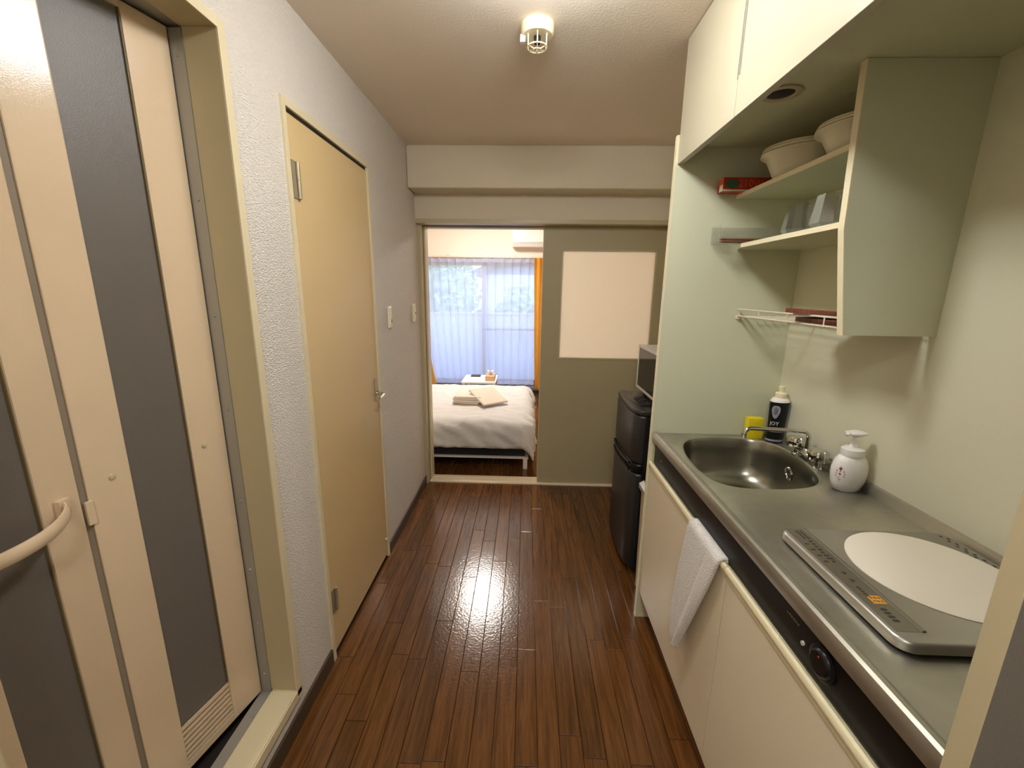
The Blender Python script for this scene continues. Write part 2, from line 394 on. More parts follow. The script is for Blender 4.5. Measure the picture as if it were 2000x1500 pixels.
# ================================================================== DOOR 1: folding bathroom door
d1 = empty('door_1', (XL, 1.0, 0.0), kind='structure')
cas = MB()
cas.box(-0.846, -0.757, 1.150, 1.172, 0.155, 2.112, bev=0.002)                 # far jamb
cas.box(-0.850, -0.757, BY0, 1.172, 2.112, 2.130, bev=0.002)                   # head
cas.box(-0.878, -0.757, BY0, BY0 + 0.02, 0.155, 2.108, bev=0.002)
cas.build('jamb', M['frame'], d1)
MB().box(-0.759, -0.754, 1.147, 1.174, 0.13, 2.132, bev=0.001).box(-0.759, -0.754, BY0, 1.147, 2.108, 2.132, bev=0.001).build('casing_edge', M['framelight'], d1)
MB().box(-0.842, -0.757, BY0, 1.172, 0.128, 0.155, bev=0.003).box(-0.757, -0.754, BY0, 1.172, 0.118, 0.150).build('sill', M['framelight'], d1)
MB().box(-0.880, -0.846, 1.148, 1.168, 0.140, 2.108).box(-0.882, -0.842, BY0, 1.168, 0.128, 0.146).box(-0.92, -0.850, BY0, 1.172, 2.114, 2.135).build('metal_channel', M['alu'], d1)
for z in (2.05, 1.72, 1.42, 1.15, 0.86, 0.62, 0.42, 0.22):
    MB().lathe([(0.0, 0), (0.005, 0.0), (0.004, -0.003), (0.0, -0.003)], (-0.862, 1.148, z), n=10, axis='y', cap=False).build('screw', M['alu'], d1)
MB().lathe([(0.0, 0), (0.004, 0.0), (0.003, 0.002), (0.0, 0.002)], (-0.855, 1.06, 0.146), n=10, cap=False).build('screw', M['alu'], d1)

def leaf(P, ang, L, s1, s2, name='door_leaf'):
    al = math.radians(ang); d = Vector((-math.sin(al), -math.cos(al), 0))
    o = MB()
    z0, z1 = 0.152, 2.108
    T = 0.026
    o.box(0, s1, -T, 0, z0, z1, bev=0.003)
    o.box(s2, L, -T, 0, z0, z1, bev=0.003)
    o.box(s1, s2, -T, -0.001, 2.092, z1)
    o.box(s1, s2, -T, -0.001, z0, 0.176)
    ob = o.build(name, M['bathcream'], d1, loc=(0, 0, 0))
    ob.location = Vector((P[0], P[1], 0)) - wl(d1)
    ob.rotation_euler = (0, 0, math.atan2(d.y, d.x))
    def ch(mb, nm, mt, **k):
        q = mb.build(nm, mt, None, loc=(0, 0, 0), **k); q.parent = ob; return q
    ch(MB().box(s1, s2, -0.018, -0.006, 0.30, 2.092), 'grey_panel', M['bathgrey'])
    ch(MB().box(s1, s1 + 0.0025, -0.018, -0.0015, 0.30, 2.092), 'bead', M['switchdark'])
    ch(MB().box(s1 - 0.014, s1 - 0.0005, -0.004, 0.0012, 0.176, 2.092), 'trim_strip', M['bathcream'])
    ch(MB().box(s1, s2, -0.024, -0.020, 0.176, 0.30), 'louvre_back', M['frame'])
    for k in range(7):
        z = 0.178 + k * 0.0172
        ch(MB().extr([(-0.020, z), (-0.002, z + 0.003), (-0.002, z + 0.012), (-0.020, z + 0.009)], 'x', s1, s2), 'slat', M['bathcream'])
    return ob, ch
P1 = (-0.878, 1.145)
lf, ch = leaf(P1, 13, 0.338, 0.103, 0.250)
for s, z in ((0.066, 1.065), (0.288, 1.07)):
    ch(MB().lathe([(0.0, 0), (0.007, 0.0), (0.006, 0.003), (0.0, 0.004)], (s, 0, z), n=14, axis='y', cap=False), 'screw_cap', M['frame'], smooth=True)
ch(MB().box(-0.005, -0.0005, -0.020, -0.002, 0.155, 2.105), 'edge_gap_shade', M['black'])  # black strip drawn in for the shaded gap between leaf and channel
ch(MB().box(0.3385, 0.356, -0.022, -0.004, 0.155, 2.105), 'hinge_strip', M['stripgrey'])
ch(MB().box(0.333, 0.348, -0.002, 0.006, 0.98, 1.035, bev=0.002), 'latch', M['bathcream'])
P2 = (-0.878 - 0.352 * math.sin(math.radians(13)), 1.145 - 0.352 * math.cos(math.radians(13)))
lf2, ch2 = leaf(P2, -10, 0.345, 0.088, 0.222)
hp = []
for i in range(17):
    t = i / 16; s = 0.045 + t * 0.225; hp.append((s, 0.006 + 0.052 * math.sin(PI * t) ** 0.7, 1.052 - 0.012 * t))
ch2(MB().tube(hp, 0.006, n=10, flat=2.4), 'handle', M['bathcream'], smooth=True)
ch2(MB().box(0.035, 0.06, 0, 0.012, 1.035, 1.07, bev=0.003).box(0.255, 0.28, 0, 0.012, 1.022, 1.058, bev=0.003), 'handle_foot', M['bathcream'])

# ================================================================== DOOR 2: toilet door
d2 = empty('door_2', (XL, 1.774, 0.0), kind='structure')
MB().box(XL - 0.1, XL + 0.008, 1.412, 1.432, 0, 2.075, bev=0.002).box(XL - 0.1, XL + 0.008, 2.116, 2.136, 0, 2.075, bev=0.002).box(XL - 0.1, XL + 0.008, 1.432, 2.116, 2.050, 2.075, bev=0.002).build('door_frame', M['framelight'], d2)
sl = MB().box(XL - 0.036, XL + 0.001, 1.436, 2.112, 0.024, 2.036, bev=0.0015).build('door_slab', M['slab'], d2)
MB().box(XL - 0.09, XL - 0.034, 1.432, 2.116, 0, 0.012).box(XL - 0.06, XL - 0.04, 1.432, 1.436, 0.012, 2.05).box(XL - 0.06, XL - 0.04, 2.112, 2.116, 0.012, 2.05).box(XL - 0.06, XL - 0.04, 1.432, 2.116, 2.04, 2.05).box(XL - 0.012, XL - 0.003, 1.436, 2.112, 2.038, 2.050).box(XL - 0.012, XL - 0.003, 2.1125, 2.116, 0.03, 2.05).box(XL - 0.03, XL - 0.012, 1.45, 2.112, 0.0, 0.022).build('stop_and_gap_shade', M['dark'], d2)  # stops, plus dark strips standing in for shade in the slab's gaps
for (z0, z1) in ((1.785, 1.90), (0.20, 0.305)):
    zm = (z0 + z1) / 2
    h = MB().box(XL, XL + 0.004, 1.441, 1.466, z0, z1).build('hinge', M['hinge'], d2)
    MB().lathe([(0.0, z0), (0.0065, z0 + 0.001), (0.0065, zm - 0.001), (0.005, zm), (0.0065, zm + 0.001), (0.0065, z1 - 0.001), (0, z1)], (XL + 0.008, 1.472, 0), n=12, cap=False).build('barrel', M['hinge'], h, smooth=True)
    MB().box(XL + 0.001, XL + 0.004, 1.476, 1.486, z0, z1).build('leaf_plate', M['hinge'], h)
pl = MB().box(XL, XL + 0.007, 2.052, 2.082, 0.935, 1.052, bev=0.003).build('handle_plate', M['hinge'], d2)
lv = MB().tube([(XL + 0.004, 2.067, 0.975), (XL + 0.035, 2.067, 0.975), (XL + 0.046, 2.062, 0.974), (XL + 0.05, 2.045, 0.972), (XL + 0.05, 1.99, 0.968)], [0.009, 0.008, 0.008, 0.0075, 0.006], n=12)
lv.lathe([(0.0, 0), (0.013, 0), (0.013, 0.008), (0, 0.008)], (XL + 0.006, 2.067, 0.975), n=16, axis='x', cap=False)
lv.build('lever', M['chrome'], d2, smooth=True)
MB().lathe([(0.0, 0), (0.007, 0), (0.007, 0.01), (0.004, 0.013), (0, 0.013)], (XL + 0.001, 2.09, 0.125), n=12, axis='x', cap=False).build('door_stud', M['framelight'], d2, smooth=True)

# ================================================================== DOOR 3: sliding door with frosted pane
d3 = empty('door_3', (0.57, YD, 0.0), kind='structure')
sx0, sx1, sz0, sz1 = 0.118, 1.022, 0.016, 1.937
px0, px1, pz0, pz1 = 0.243, 0.912, 1.006, 1.784
q = MB()
for (x0, x1, z0, z1) in ((sx0, px0, sz0, sz1), (px1, sx1, sz0, sz1), (px0, px1, sz0, pz0), (px0, px1, pz1, sz1)):
    q.box(x0, x1, YD - 0.002, YD + 0.028, z0, z1)
q.build('door_panel', M['sliding'], d3)
MB().box(sx0 - 0.006, sx0 + 0.001, YD - 0.003, YD + 0.029, sz0, sz1, bev=0.001).build('edge_strip', M['frame'], d3)
bd = MB(); t = 0.009
for (x0, x1, z0, z1) in ((px0, px1, pz0, pz0 + t), (px0, px1, pz1 - t, pz1), (px0, px0 + t, pz0 + t, pz1 - t), (px1 - t, px1, pz0 + t, pz1 - t)):
    bd.box(x0, x1, YD - 0.006, YD + 0.026, z0, z1, bev=0.002)
bd.build('pane_bead', M['frame'], d3)
MB().box(px0 + t, px1 - t, YD + 0.010, YD + 0.014, pz0 + t, pz1 - t).build('frosted_pane', M['frost'], d3)

# ================================================================== SMALL THINGS ON WALL AND CEILING
def switch(y0, y1, z0, z1, label, kind):
    r = empty('light_switch', (XL, (y0 + y1) / 2, z0), label, 'light switch', 'switch plates on the left wall')
    MB().box(XL, XL + 0.010, y0, y1, z0, z1, bev=0.004, seg=3).build('switch_plate', M['switch'], r, smooth=True)
    zm = (z0 + z1) / 2; ym = (y0 + y1) / 2
    if kind == 0:
        MB().box(XL + 0.009, XL + 0.014, ym - 0.014, ym + 0.014, z0 + 0.015, z1 - 0.032, bev=0.002).build('rocker', M['switch'], r)
        MB().box(XL + 0.013, XL + 0.0155, ym - 0.004, ym + 0.004, z0 + 0.026, z0 + 0.05, bev=0.001).build('indicator', M['switchdark'], r)
    else:
        MB().box(XL + 0.009, XL + 0.016, ym - 0.012, ym + 0.012, z0 + 0.02, z1 - 0.02, bev=0.002).build('rocker', M['switch'], r)
        MB().box(XL + 0.015, XL + 0.0175, ym - 0.006, ym + 0.006, zm - 0.006, zm + 0.007, bev=0.001).build('indicator', M['switchdark'], r)
switch(2.325, 2.372, 1.285, 1.400, 'ivory light switch with a lower dark mark, nearer the beige door', 0)
switch(2.835, 2.885, 1.283, 1.398, 'ivory light switch with a central dark mark, beside the bedroom doorway', 1)

sd = empty('heat_detector', (0.02, 1.64, ZC), 'small round white heat detector with a wire cage on the ceiling', 'detector')
MB().lathe([(0.0, 0), (0.056, 0), (0.056, -0.026), (0.050, -0.034), (0.0, -0.034)], (0.02, 1.64, ZC), n=32, cap=False).build('detector_base', M['creamedge'], sd, smooth=True)
cg = MB()
for rr, zz in ((0.034, -0.066), (0.012, -0.072)):
    cg.tube([(0.02 + rr * math.cos(a * PI / 12), 1.64 + rr * math.sin(a * PI / 12), ZC + zz) for a in range(25)], 0.0022, n=6)
for k in range(6):
    a = k * PI / 3 + PI / 2 + PI
    ca, sa = math.cos(a), math.sin(a)
    cg.tube([(0.02 + 0.036 * ca, 1.64 + 0.036 * sa, ZC - 0.033), (0.02 + 0.035 * ca, 1.64 + 0.035 * sa, ZC - 0.066), (0.02 + 0.010 * ca, 1.64 + 0.010 * sa, ZC - 0.072)], 0.0022, n=6)
cg.build('cage', M['creamedge'], sd)
MB().lathe([(0, -0.034), (0.012, -0.034), (0.010, -0.055), (0, -0.056)], (0.02, 1.64, ZC), n=16, cap=False).build('sensor', M['dark'], sd, smooth=True)
MB().box(-0.038, -0.020, 1.632, 1.650, ZC - 0.052, ZC - 0.030, bev=0.002).build('test_tab', M['white'], sd)

lm = empty('ceiling_lamp', (0.05, 1.18, ZC), 'round warm ceiling lamp above the hall, just ahead of the kitchen', 'lamp')
MB().lathe([(0, 0), (0.12, 0), (0.12, -0.02), (0, -0.02)], (0.05, 1.18, ZC), n=32, cap=False).build('lamp_base', M['white'], lm)
MB().lathe([(0, -0.02), (0.115, -0.022), (0.128, -0.055), (0.115, -0.085), (0.06, -0.105), (0, -0.11)], (0.05, 1.18, ZC), n=32, cap=False).build('lamp_shade', M['lampshade'], lm, smooth=True)
le = empty('ceiling_lamp', (0.0, -0.45, ZC), 'round fill lamp added out of view in the entry behind the camera', 'lamp')  # unseen lamp added as fill to lift the ambient light
MB().lathe([(0, 0), (0.12, 0), (0.12, -0.02), (0, -0.02)], (0.0, -0.45, ZC), n=32, cap=False).build('lamp_base', M['white'], le)
MB().lathe([(0, -0.02), (0.115, -0.022), (0.125, -0.040), (0.110, -0.062), (0.06, -0.078), (0, -0.082)], (0.0, -0.45, ZC), n=32, cap=False).build('lamp_shade', M['fillshade'], le, smooth=True)
lb = empty('ceiling_lamp', (-0.50, 4.75, BZ), 'round ceiling lamp in the bedroom above the bed', 'lamp')
MB().lathe([(0, 0), (0.20, 0), (0.20, -0.02), (0, -0.02)], (-0.50, 4.75, BZ), n=32, cap=False).build('lamp_base', M['white'], lb)
MB().lathe([(0, -0.02), (0.19, -0.022), (0.20, -0.05), (0.16, -0.09), (0.08, -0.105), (0, -0.108)], (-0.50, 4.75, BZ), n=32, cap=False).build('lamp_shade', M['lampshade2'], lb, smooth=True)

# ================================================================== KITCHEN UNIT
KX, KY0, KY1 = 0.550, 0.434, 1.720
pt = empty('kitchen_side_panel', (0.8, 1.73, 0), 'tall pale green side panel between the kitchen counter and the fridge', 'panel')
MB().box(0.5455, XW, KY1, KY1 + 0.020, 0, 2.062).build('panel_board', M['panelgreen'], pt)
MB().box(0.543, 0.5455, KY1 - 0.0005, KY1 + 0.0205, 0, 2.062).build('edge_band', M['creamedge'], pt)
pn = empty('kitchen_side_panel', (0.8, 0.42, 0), 'beige edged side panel at the near end of the counter, right border of the photo', 'panel')
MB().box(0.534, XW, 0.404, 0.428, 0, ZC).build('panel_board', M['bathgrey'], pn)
MB().box(0.531, 0.534, 0.4035, 0.4285, 0, ZC).build('edge_band', M['frame'], pn)

# base cabinet
cb = empty('base_cabinet', (0.8, 1.07, 0), 'cream base cabinet with two doors and a black control strip under the steel counter', 'cabinet')
MB().box(0.572, XW - 0.002, KY0, KY0 + 0.016, 0.135, 0.875).box(0.572, XW - 0.002, KY1 - 0.017, KY1 - 0.001, 0.135, 0.875).box(0.572, XW - 0.002, KY0 + 0.016, KY1 - 0.017, 0.135, 0.151).box(XW - 0.012, XW - 0.002, KY0 + 0.016, KY1 - 0.017, 0.151, 0.875).box(0.615, 0.63, KY0, KY1 - 0.001, 0.0, 0.135).build('carcass', M['cream'], cb)
YS = 1.003
for (y0, y1) in ((YS + 0.0015, KY1 - 0.004), (KY0 + 0.002, YS - 0.0015)):
    dr = MB().box(0.5505, 0.570, y0, y1, 0.142, 0.752, bev=0.0015).build('cabinet_door', M['cream'], cb)
    # moulded pull rail along the top of the door
    MB().extr([(0.568, 0.752), (0.5495, 0.752), (0.5475, 0.757), (0.5495, 0.762), (0.5425, 0.772), (0.5405, 0.781), (0.5435, 0.789), (0.550, 0.790), (0.554, 0.783), (0.568, 0.779)], 'y', y0, y1).build('pull_rail', M['creamedge'], dr, smooth=True, angle=50)
MB().box(0.5595, 0.572, KY0, KY1 - 0.018, 0.790, 0.874, bev=0.001).build('control_strip', M['black'], cb)
MB().box(0.556, 0.572, KY1 - 0.018, KY1 - 0.001, 0.755, 0.874).build('filler', M['frame'], cb)
kb = MB().lathe([(0.0, 0.0), (0.033, 0.0), (0.033, -0.003), (0.029, -0.004), (0.026, -0.004), (0.024, -0.008), (0.021, -0.010), (0.0, -0.010)], (0.5595, 0.662, 0.836), n=36, axis='x', cap=False).build('knob', M['black'], cb, smooth=True, angle=30)
MB().box(0.5485, 0.5497, 0.661, 0.6635, 0.8485, 0.851).build('knob_mark', M['reddot'], kb)
MB().lathe([(0, 0), (0.0045, 0), (0.0045, -0.003), (0, -0.003)], (0.5595, 0.716, 0.828), n=14, axis='x', cap=False).build('button', M['led'], cb)
tx = MB()
rr_ = random.Random(3)
for k in range(6): tx.box(0.5588, 0.5594, 0.735 + k * 0.007, 0.739 + k * 0.007, 0.850, 0.853 + 0.002 * rr_.random())
tx.box(0.5588, 0.5594, 1.60, 1.625, 0.828, 0.834)
tag(tx.build('print', M['switchdark'], cb), kind='stuff')

# worktop with the sink bowl
SP = [(0.633, 1.587), (0.606, 1.50), (0.596, 1.41), (0.597, 1.326), (0.614, 1.255), (0.664, 1.217), (0.737, 1.211), (0.813, 1.215), (0.886, 1.232), (0.931, 1.260), (0.957, 1.295), (0.977, 1.345), (0.996, 1.428), (1.003, 1.515), (0.989, 1.593), (0.942, 1.650), (0.869, 1.673), (0.768, 1.673), (0.683, 1.646)]
def smoothloop(P, n):
    out = []; K = len(P)
    for i in range(K):
        p0, p1, p2, p3 = [Vector(P[(i + j - 1) % K]) for j in range(4)]
        for k in range(n):
            t = k / n
            out.append(0.5 * ((2 * p1) + (-p0 + p2) * t + (2 * p0 - 5 * p1 + 4 * p2 - p3) * t * t + (-p0 + 3 * p1 - 3 * p2 + p3) * t ** 3))
    return out
SL = smoothloop(SP, 4); CN = Vector((0.79, 1.435))
ZT = 0.916
wt = MB(); bm = wt.bm
wt._mi(None)
n = len(SL)
def ring(sc_, z, off=0.0):
    r = []
    for p in SL:
        d = (p - CN); q = CN + d * sc_ + d.normalized() * off
        r.append(bm.verts.new((q.x, q.y, z)))
    return r
def bridge(a, b):
    for i in range(n): bm.faces.new([a[i], a[(i + 1) % n], b[(i + 1) % n], b[i]])
r0 = ring(1, ZT, 0.022); r1 = ring(1, ZT + 0.0025, 0.016); r2 = ring(1, ZT + 0.0025, 0.007); r3 = ring(1, ZT - 0.001, 0.001)
bridge(r0, r1); bridge(r1, r2); bridge(r2, r3)
x0, x1, y0, y1 = 0.575, 1.032, KY0, KY1 - 0.001
cor = [bm.verts.new(v) for v in ((x0, y0, ZT), (x1, y0, ZT), (x1, y1, ZT), (x0, y1, ZT))]
ed = [bm.edges.new((cor[i], cor[(i + 1) % 4])) for i in range(4)] + [bm.edges.get((r0[i], r0[(i + 1) % n])) for i in range(n)]
bmesh.ops.triangle_fill(bm, use_beauty=True, use_dissolve=False, edges=ed)
wt.extr([(0.575, ZT), (0.575, 0.880), (0.5585, 0.876), (0.549, 0.882), (0.5475, 0.892), (0.5475, 0.910), (0.5505, 0.9185), (0.557, 0.9215), (0.566, 0.9205), (0.571, 0.917)], 'y', KY0, KY1 - 0.001)
wt.extr([(1.032, ZT), (1.034, 0.935), (1.038, 0.946), (XW, 0.948), (XW, 0.90), (1.032, 0.90)], 'y', KY0, KY1 - 0.001)
wk = wt.build('worktop', M['steel'], None, smooth=True, angle=28)
tag(wk, 'stainless steel worktop with a rolled front edge and a round ended sink', 'worktop')
sb = MB(); bm = sb.bm
R = []
for (s_, dz) in ((1.0, -0.001), (0.985, -0.012), (0.965, -0.05), (0.945, -0.10), (0.91, -0.135), (0.84, -0.162), (0.72, -0.178), (0.5, -0.186), (0.3, -0.190), (0.12, -0.192)):
    R.append(ring(s_, ZT + dz, 0.001 if s_ == 1.0 else 0))
for a, b in zip(R, R[1:]): bridge(a, b)
bm.faces.new(R[-1])
so = sb.build('sink_bowl', M['bowlsteel'], wk, smooth=True, angle=60)
MB().lathe([(0, 0), (0.045, 0.0), (0.045, 0.003), (0.038, 0.004), (0.036, 0.001), (0, 0.001)], (0.80, 1.43, ZT - 0.1905), n=28, cap=False).build('drain', M['chrome'], wk, smooth=True, angle=30)
# overflow grille on the bowl's wall
om = Matrix.Translation((0.9555, 1.436, 0.870)) @ Matrix.Rotation(math.radians(-8), 4, 'Z') @ Matrix.Rotation(math.radians(-10), 4, 'Y')
ov = MB().lathe([(0.019, 0.002), (0.025, 0.002), (0.025, -0.004), (0.021, -0.006), (0.018, -0.004), (0.017, 0.0)], (0, 0, 0), n=24, axis='x', cap=False, mx=om)
ov.box(-0.004, -0.001, -0.0015, 0.0015, -0.018, 0.018, mx=om).box(-0.004, -0.001, -0.018, 0.018, -0.0015, 0.0015, mx=om)
ov.build('overflow_ring', M['chrome'], wk, smooth=True, angle=30)
MB().lathe([(0, 0.002), (0.018, 0.002), (0.018, 0.0), (0, 0.0)], (0, 0, 0), n=20, axis='x', cap=False, mx=om).build('overflow_hole', M['dark'], wk)

# faucet
fc = empty('faucet', (1.02, 1.45, ZT), 'chrome two handle faucet with a thin bent spout behind the sink', 'faucet')
fb = MB()
for (x, y) in ((1.008, 1.375), (1.018, 1.505)):
    fb.lathe([(0.0, 0), (0.017, 0), (0.017, 0.004), (0.011, 0.010), (0.010, 0.030), (0.0, 0.030)], (x, y, ZT), n=20, cap=False)
fb.tube([(1.008, 1.375, ZT + 0.020), (1.018, 1.505, ZT + 0.020)], 0.010, n=14)
fb.lathe([(0, 0), (0.012, 0), (0.012, 0.030), (0.009, 0.034), (0, 0.034)], (1.013, 1.45, ZT + 0.010), n=18, cap=False)
fb.build('faucet_body', M['chrome'], fc, smooth=True, angle=40)
for (x, y) in ((1.002, 1.372), (1.012, 1.510)):
    pr = []
    kn = MB(); nn = 32; pts = []
    lv_ = [(0.012, 0.0), (0.027, 0.004), (0.030, 0.010), (0.030, 0.034), (0.026, 0.041), (0.0, 0.043)]
    fs = []
    for (r, z) in lv_:
        for i in range(nn):
            rr2 = r * (1 - (0.10 if (i // 2) % 2 else 0)) if r > 0.02 else r
            a = 2 * PI * i / nn; pts.append((x + rr2 * math.cos(a), y + rr2 * math.sin(a), ZT + 0.028 + z))
    for j in range(len(lv_) - 1):
        for i in range(nn):
            k = (i + 1) % nn; fs.append([j * nn + i, j * nn + k, (j + 1) * nn + k, (j + 1) * nn + i])
    kn.poly(pts, fs); kn.build('tap_handle', M['chrome'], fc, smooth=True, angle=30)
sp = [(1.013, 1.45, ZT + 0.04), (1.013, 1.45, 1.000)]
for k in range(1, 6):
    a = k * PI / 10; sp.append((1.013 - 0.025 * (1 - math.cos(a)), 1.45, 1.000 + 0.025 * math.sin(a)))
for k in range(1, 8): sp.append((0.988 - (0.988 - 0.828) * k / 8, 1.45 + 0.01 * k / 8, 1.025 + 0.004 * k / 8))
for k in range(0, 6):
    a = k * PI / 10; sp.append((0.812 - 0.020 * math.sin(a), 1.46, 1.029 - 0.020 * (1 - math.cos(a))))
sp.append((0.791, 1.46, 1.000))
MB().tube(sp, 0.0075, n=14).lathe([(0.0095, 0), (0.0095, -0.012), (0.006, -0.012), (0.006, 0)], (0.791, 1.46, 1.006), n=16, cap=False).build('spout', M['chrome'], fc, smooth=True, angle=45)

# induction cooker
ih = empty('induction_cooker', (0.84, 0.775, ZT), 'grey metal induction cooker with a round white plate on the steel counter', 'cooker')
def rrect(x0, x1, y0, y1, r, n=6):
    pts = []
    for (cx, cy, a0) in ((x1 - r, y1 - r, 0), (x0 + r, y1 - r, 90), (x0 + r, y0 + r, 180), (x1 - r, y0 + r, 270)):
        for k in range(n + 1):
            a = math.radians(a0 + 90 * k / n); pts.append((cx + r * math.cos(a), cy + r * math.sin(a)))
    return pts
def slabr(x0, x1, y0, y1, r, z0, z1, b):
    mb = MB(); P = [rrect(x0, x1, y0, y1, r), rrect(x0, x1, y0, y1, r), rrect(x0 + b * .3, x1 - b * .3, y0 + b * .3, y1 - b * .3, r), rrect(x0 + b, x1 - b, y0 + b, y1 - b, max(r - b, .002))]
    Z = [z0, z1 - b, z1 - b * .3, z1]; n = len(P[0]); pts = [(p[0], p[1], z) for Pk, z in zip(P, Z) for p in Pk]
    fs = [[j * n + i, j * n + (i + 1) % n, (j + 1) * n + (i + 1) % n, (j + 1) * n + i] for j in range(3) for i in range(n)] + [[3 * n + i for i in range(n)], list(range(n))[::-1]]
    mb.poly(pts, fs); return mb
MB().box(0.645, 1.005, 0.615, 0.935, ZT, 0.924).build('base_plate', M['black'], ih)
slabr(0.629, 1.018, 0.600, 0.949, 0.028, 0.923, 0.942, 0.006).build('cooker_top', M['ih'], ih, smooth=True, angle=50)
MB().lathe([(0, 0), (0.146, 0), (0.146, 0.0012), (0, 0.0016)], (0.852, 0.792, 0.942), n=72, cap=False).build('glass_plate', M['disc'], ih)
MB().extr([(0.640, 0.942), (0.640, 0.9425), (0.682, 0.9425), (0.684, 0.9452), (0.688, 0.9452), (0.690, 0.942)], 'y', 0.627, 0.944).build('control_panel', M['ihstrip'], ih)
pm = MB(); z = 0.9431
for k in range(2): pm.box(0.660 + k * 0.009, 0.6635 + k * 0.009, 0.900, 0.935, z - 0.0006, z)
rq = random.Random(11)
for k in range(8):
    yy = 0.888 - k * 0.0105
    pm.box(0.662 + rq.random() * 0.003, 0.668 + rq.random() * 0.006, yy, yy + 0.005, z - 0.0006, z)
    if k % 2: pm.box(0.648, 0.655 + rq.random() * 0.003, yy, yy + 0.004, z - 0.0006, z)
for k in range(5): pm.box(0.655, 0.661, 0.735 - k * 0.006, 0.738 - k * 0.006, z - 0.0006, z)
for k in range(4): pm.box(0.655, 0.665, 0.676 - k * 0.009, 0.681 - k * 0.009, z - 0.0006, z)
for yy in (0.779, 0.756): pm.extr([(0.660, yy + 0.006), (0.668, yy), (0.660, yy - 0.006)], 'z', z - 0.0006, z)
for k in range(14): pm.box(0.992 + (k % 2) * 0.008, 0.997 + (k % 2) * 0.008, 0.925 - k * 0.010, 0.931 - k * 0.010, 0.942, 0.9424)
tag(pm.build('print', M['ink'], ih), kind='stuff')
om_ = MB()
om_.box(0.655, 0.679, 0.692, 0.7135, z - 0.0006, z - 0.0002)
om_.build('orange_label', M['orange'], ih)
o2 = MB()
for k in range(3): o2.box(0.658 + k * 0.007, 0.6625 + k * 0.007, 0.696, 0.701, z - 0.0002, z).box(0.658 + k * 0.007, 0.6625 + k * 0.007, 0.705, 0.710, z - 0.0002, z)
o2.build('label_print', M['ihstrip'], ih)

# overhead cabinet
hc = empty('overhead_cabinet', (0.8, 1.07, 1.963), 'cream overhead cabinet with two doors above the kitchen shelves', 'cabinet')
MB().box(0.571, XW, KY0, KY1 - 0.001, 2.022, ZC - 0.001).build('carcass', M['panelgreen'], hc)
YH = 1.285
for (y0, y1) in ((YH + 0.001, KY1 - 0.0005), (KY0, YH - 0.001)):
    MB().box(0.551, 0.571, y0, y1, 1.963, ZC - 0.003, bev=0.001).build('cabinet_door', M['hood'], hc)
MB().box(0.5495, 0.5512, YH + 0.002, YH + 0.0045, 2.055, ZC - 0.003).box(0.5480, 0.5512, YH - 0.010, YH - 0.0065, 2.062, ZC - 0.003).build('pull_strip', M['alu'], hc)
hl = MB().lathe([(0.034, 0.0), (0.050, 0.0), (0.050, -0.004), (0.036, -0.005), (0.033, -0.003), (0.033, 0.012), (0.0, 0.012)], (0.668, 1.285, 2.022), n=32, cap=False)
hl.build('light_recess', M['frame'], hc, smooth=True, angle=30)
MB().lathe([(0, -0.001), (0.032, -0.001), (0.028, -0.0025), (0, -0.003)], (0.668, 1.285, 2.022), n=24, cap=False).build('light_socket', M['dark'], hc, smooth=True)

# open shelf unit: angled side panel plus two shelves
su = empty('wall_shelf', (0.9, 1.4, 1.397), 'open pale green wall shelf with two boards and an angled side panel', 'shelf')
prof = [(0.758, 2.021), (XW, 2.021), (XW, 1.397), (0.814, 1.397), (0.771, 1.655)]
MB().extr([(p[0] + (0.002 if p[0] < 1 else 0), p[1]) for p in prof], 'y', 1.110, 1.129).build('side_panel', M['panelgreen'], su)
eb = MB()
for (a, b) in (((0.758, 2.021), (0.771, 1.655)), ((0.771, 1.655), (0.814, 1.397))):
    eb.extr([a, (a[0] + 0.0025, a[1]), (b[0] + 0.0025, b[1]), b], 'y', 1.1095, 1.1295)
eb.build('edge_band', M['creamedge'], su)
for (nm, zt_, xf, x2) in (('top', 1.858, 0.782, 0.0), ('mid', 1.676, 0.778, 0.03)):
    s_ = MB().extr([(xf, 1.129), (XW, 1.129), (XW, 1.7195), (xf + x2, 1.7195), (xf, 1.7195 - x2 * 3)] if x2 else [(xf, 1.129), (XW, 1.129), (XW, 1.7195), (xf, 1.7195)], 'z', zt_ - 0.014, zt_).build('shelf_board', M['panelgreen'], su)
    MB().box(xf - 0.002, xf, 1.129, 1.7195 - x2 * 3, zt_ - 0.0142, zt_ + 0.0002).build('edge_band', M['creamedge'], s_)

# wire rack
wr = empty('wire_rack', (0.93, 1.42, 1.40), 'white coated wire rack hung under the kitchen shelves', 'rack')
rx0, rx1, ry0, ry1, rz = 0.838, 1.040, 1.1295, 1.715, 1.412
r_ = MB()
r_.tube([(rx0, ry0, rz + 0.026), (rx0, ry1, rz + 0.026)], 0.0028, n=8).tube([(rx0, ry0, rz), (rx0, ry1, rz)], 0.0028, n=8)
r_.tube([(rx1, ry0, rz), (rx1, ry1, rz)], 0.0028, n=8)
for yy in (1.22, 1.39, 1.56, 1.70): r_.tube([(rx0, yy, rz + 0.028), (rx0, yy, rz - 0.003), (rx1, yy, rz - 0.003)], 0.0024, n=8)
r_.build('rack_frame', M['whitewire'], wr, smooth=True)
for k in range(6):
    xx = rx0 + 0.030 + k * 0.030
    MB().tube([(xx, ry0 + 0.002, rz), (xx, ry1 - 0.002, rz)], 0.0018, n=6).build('rack_wire', M['whitewire'], wr, smooth=True)
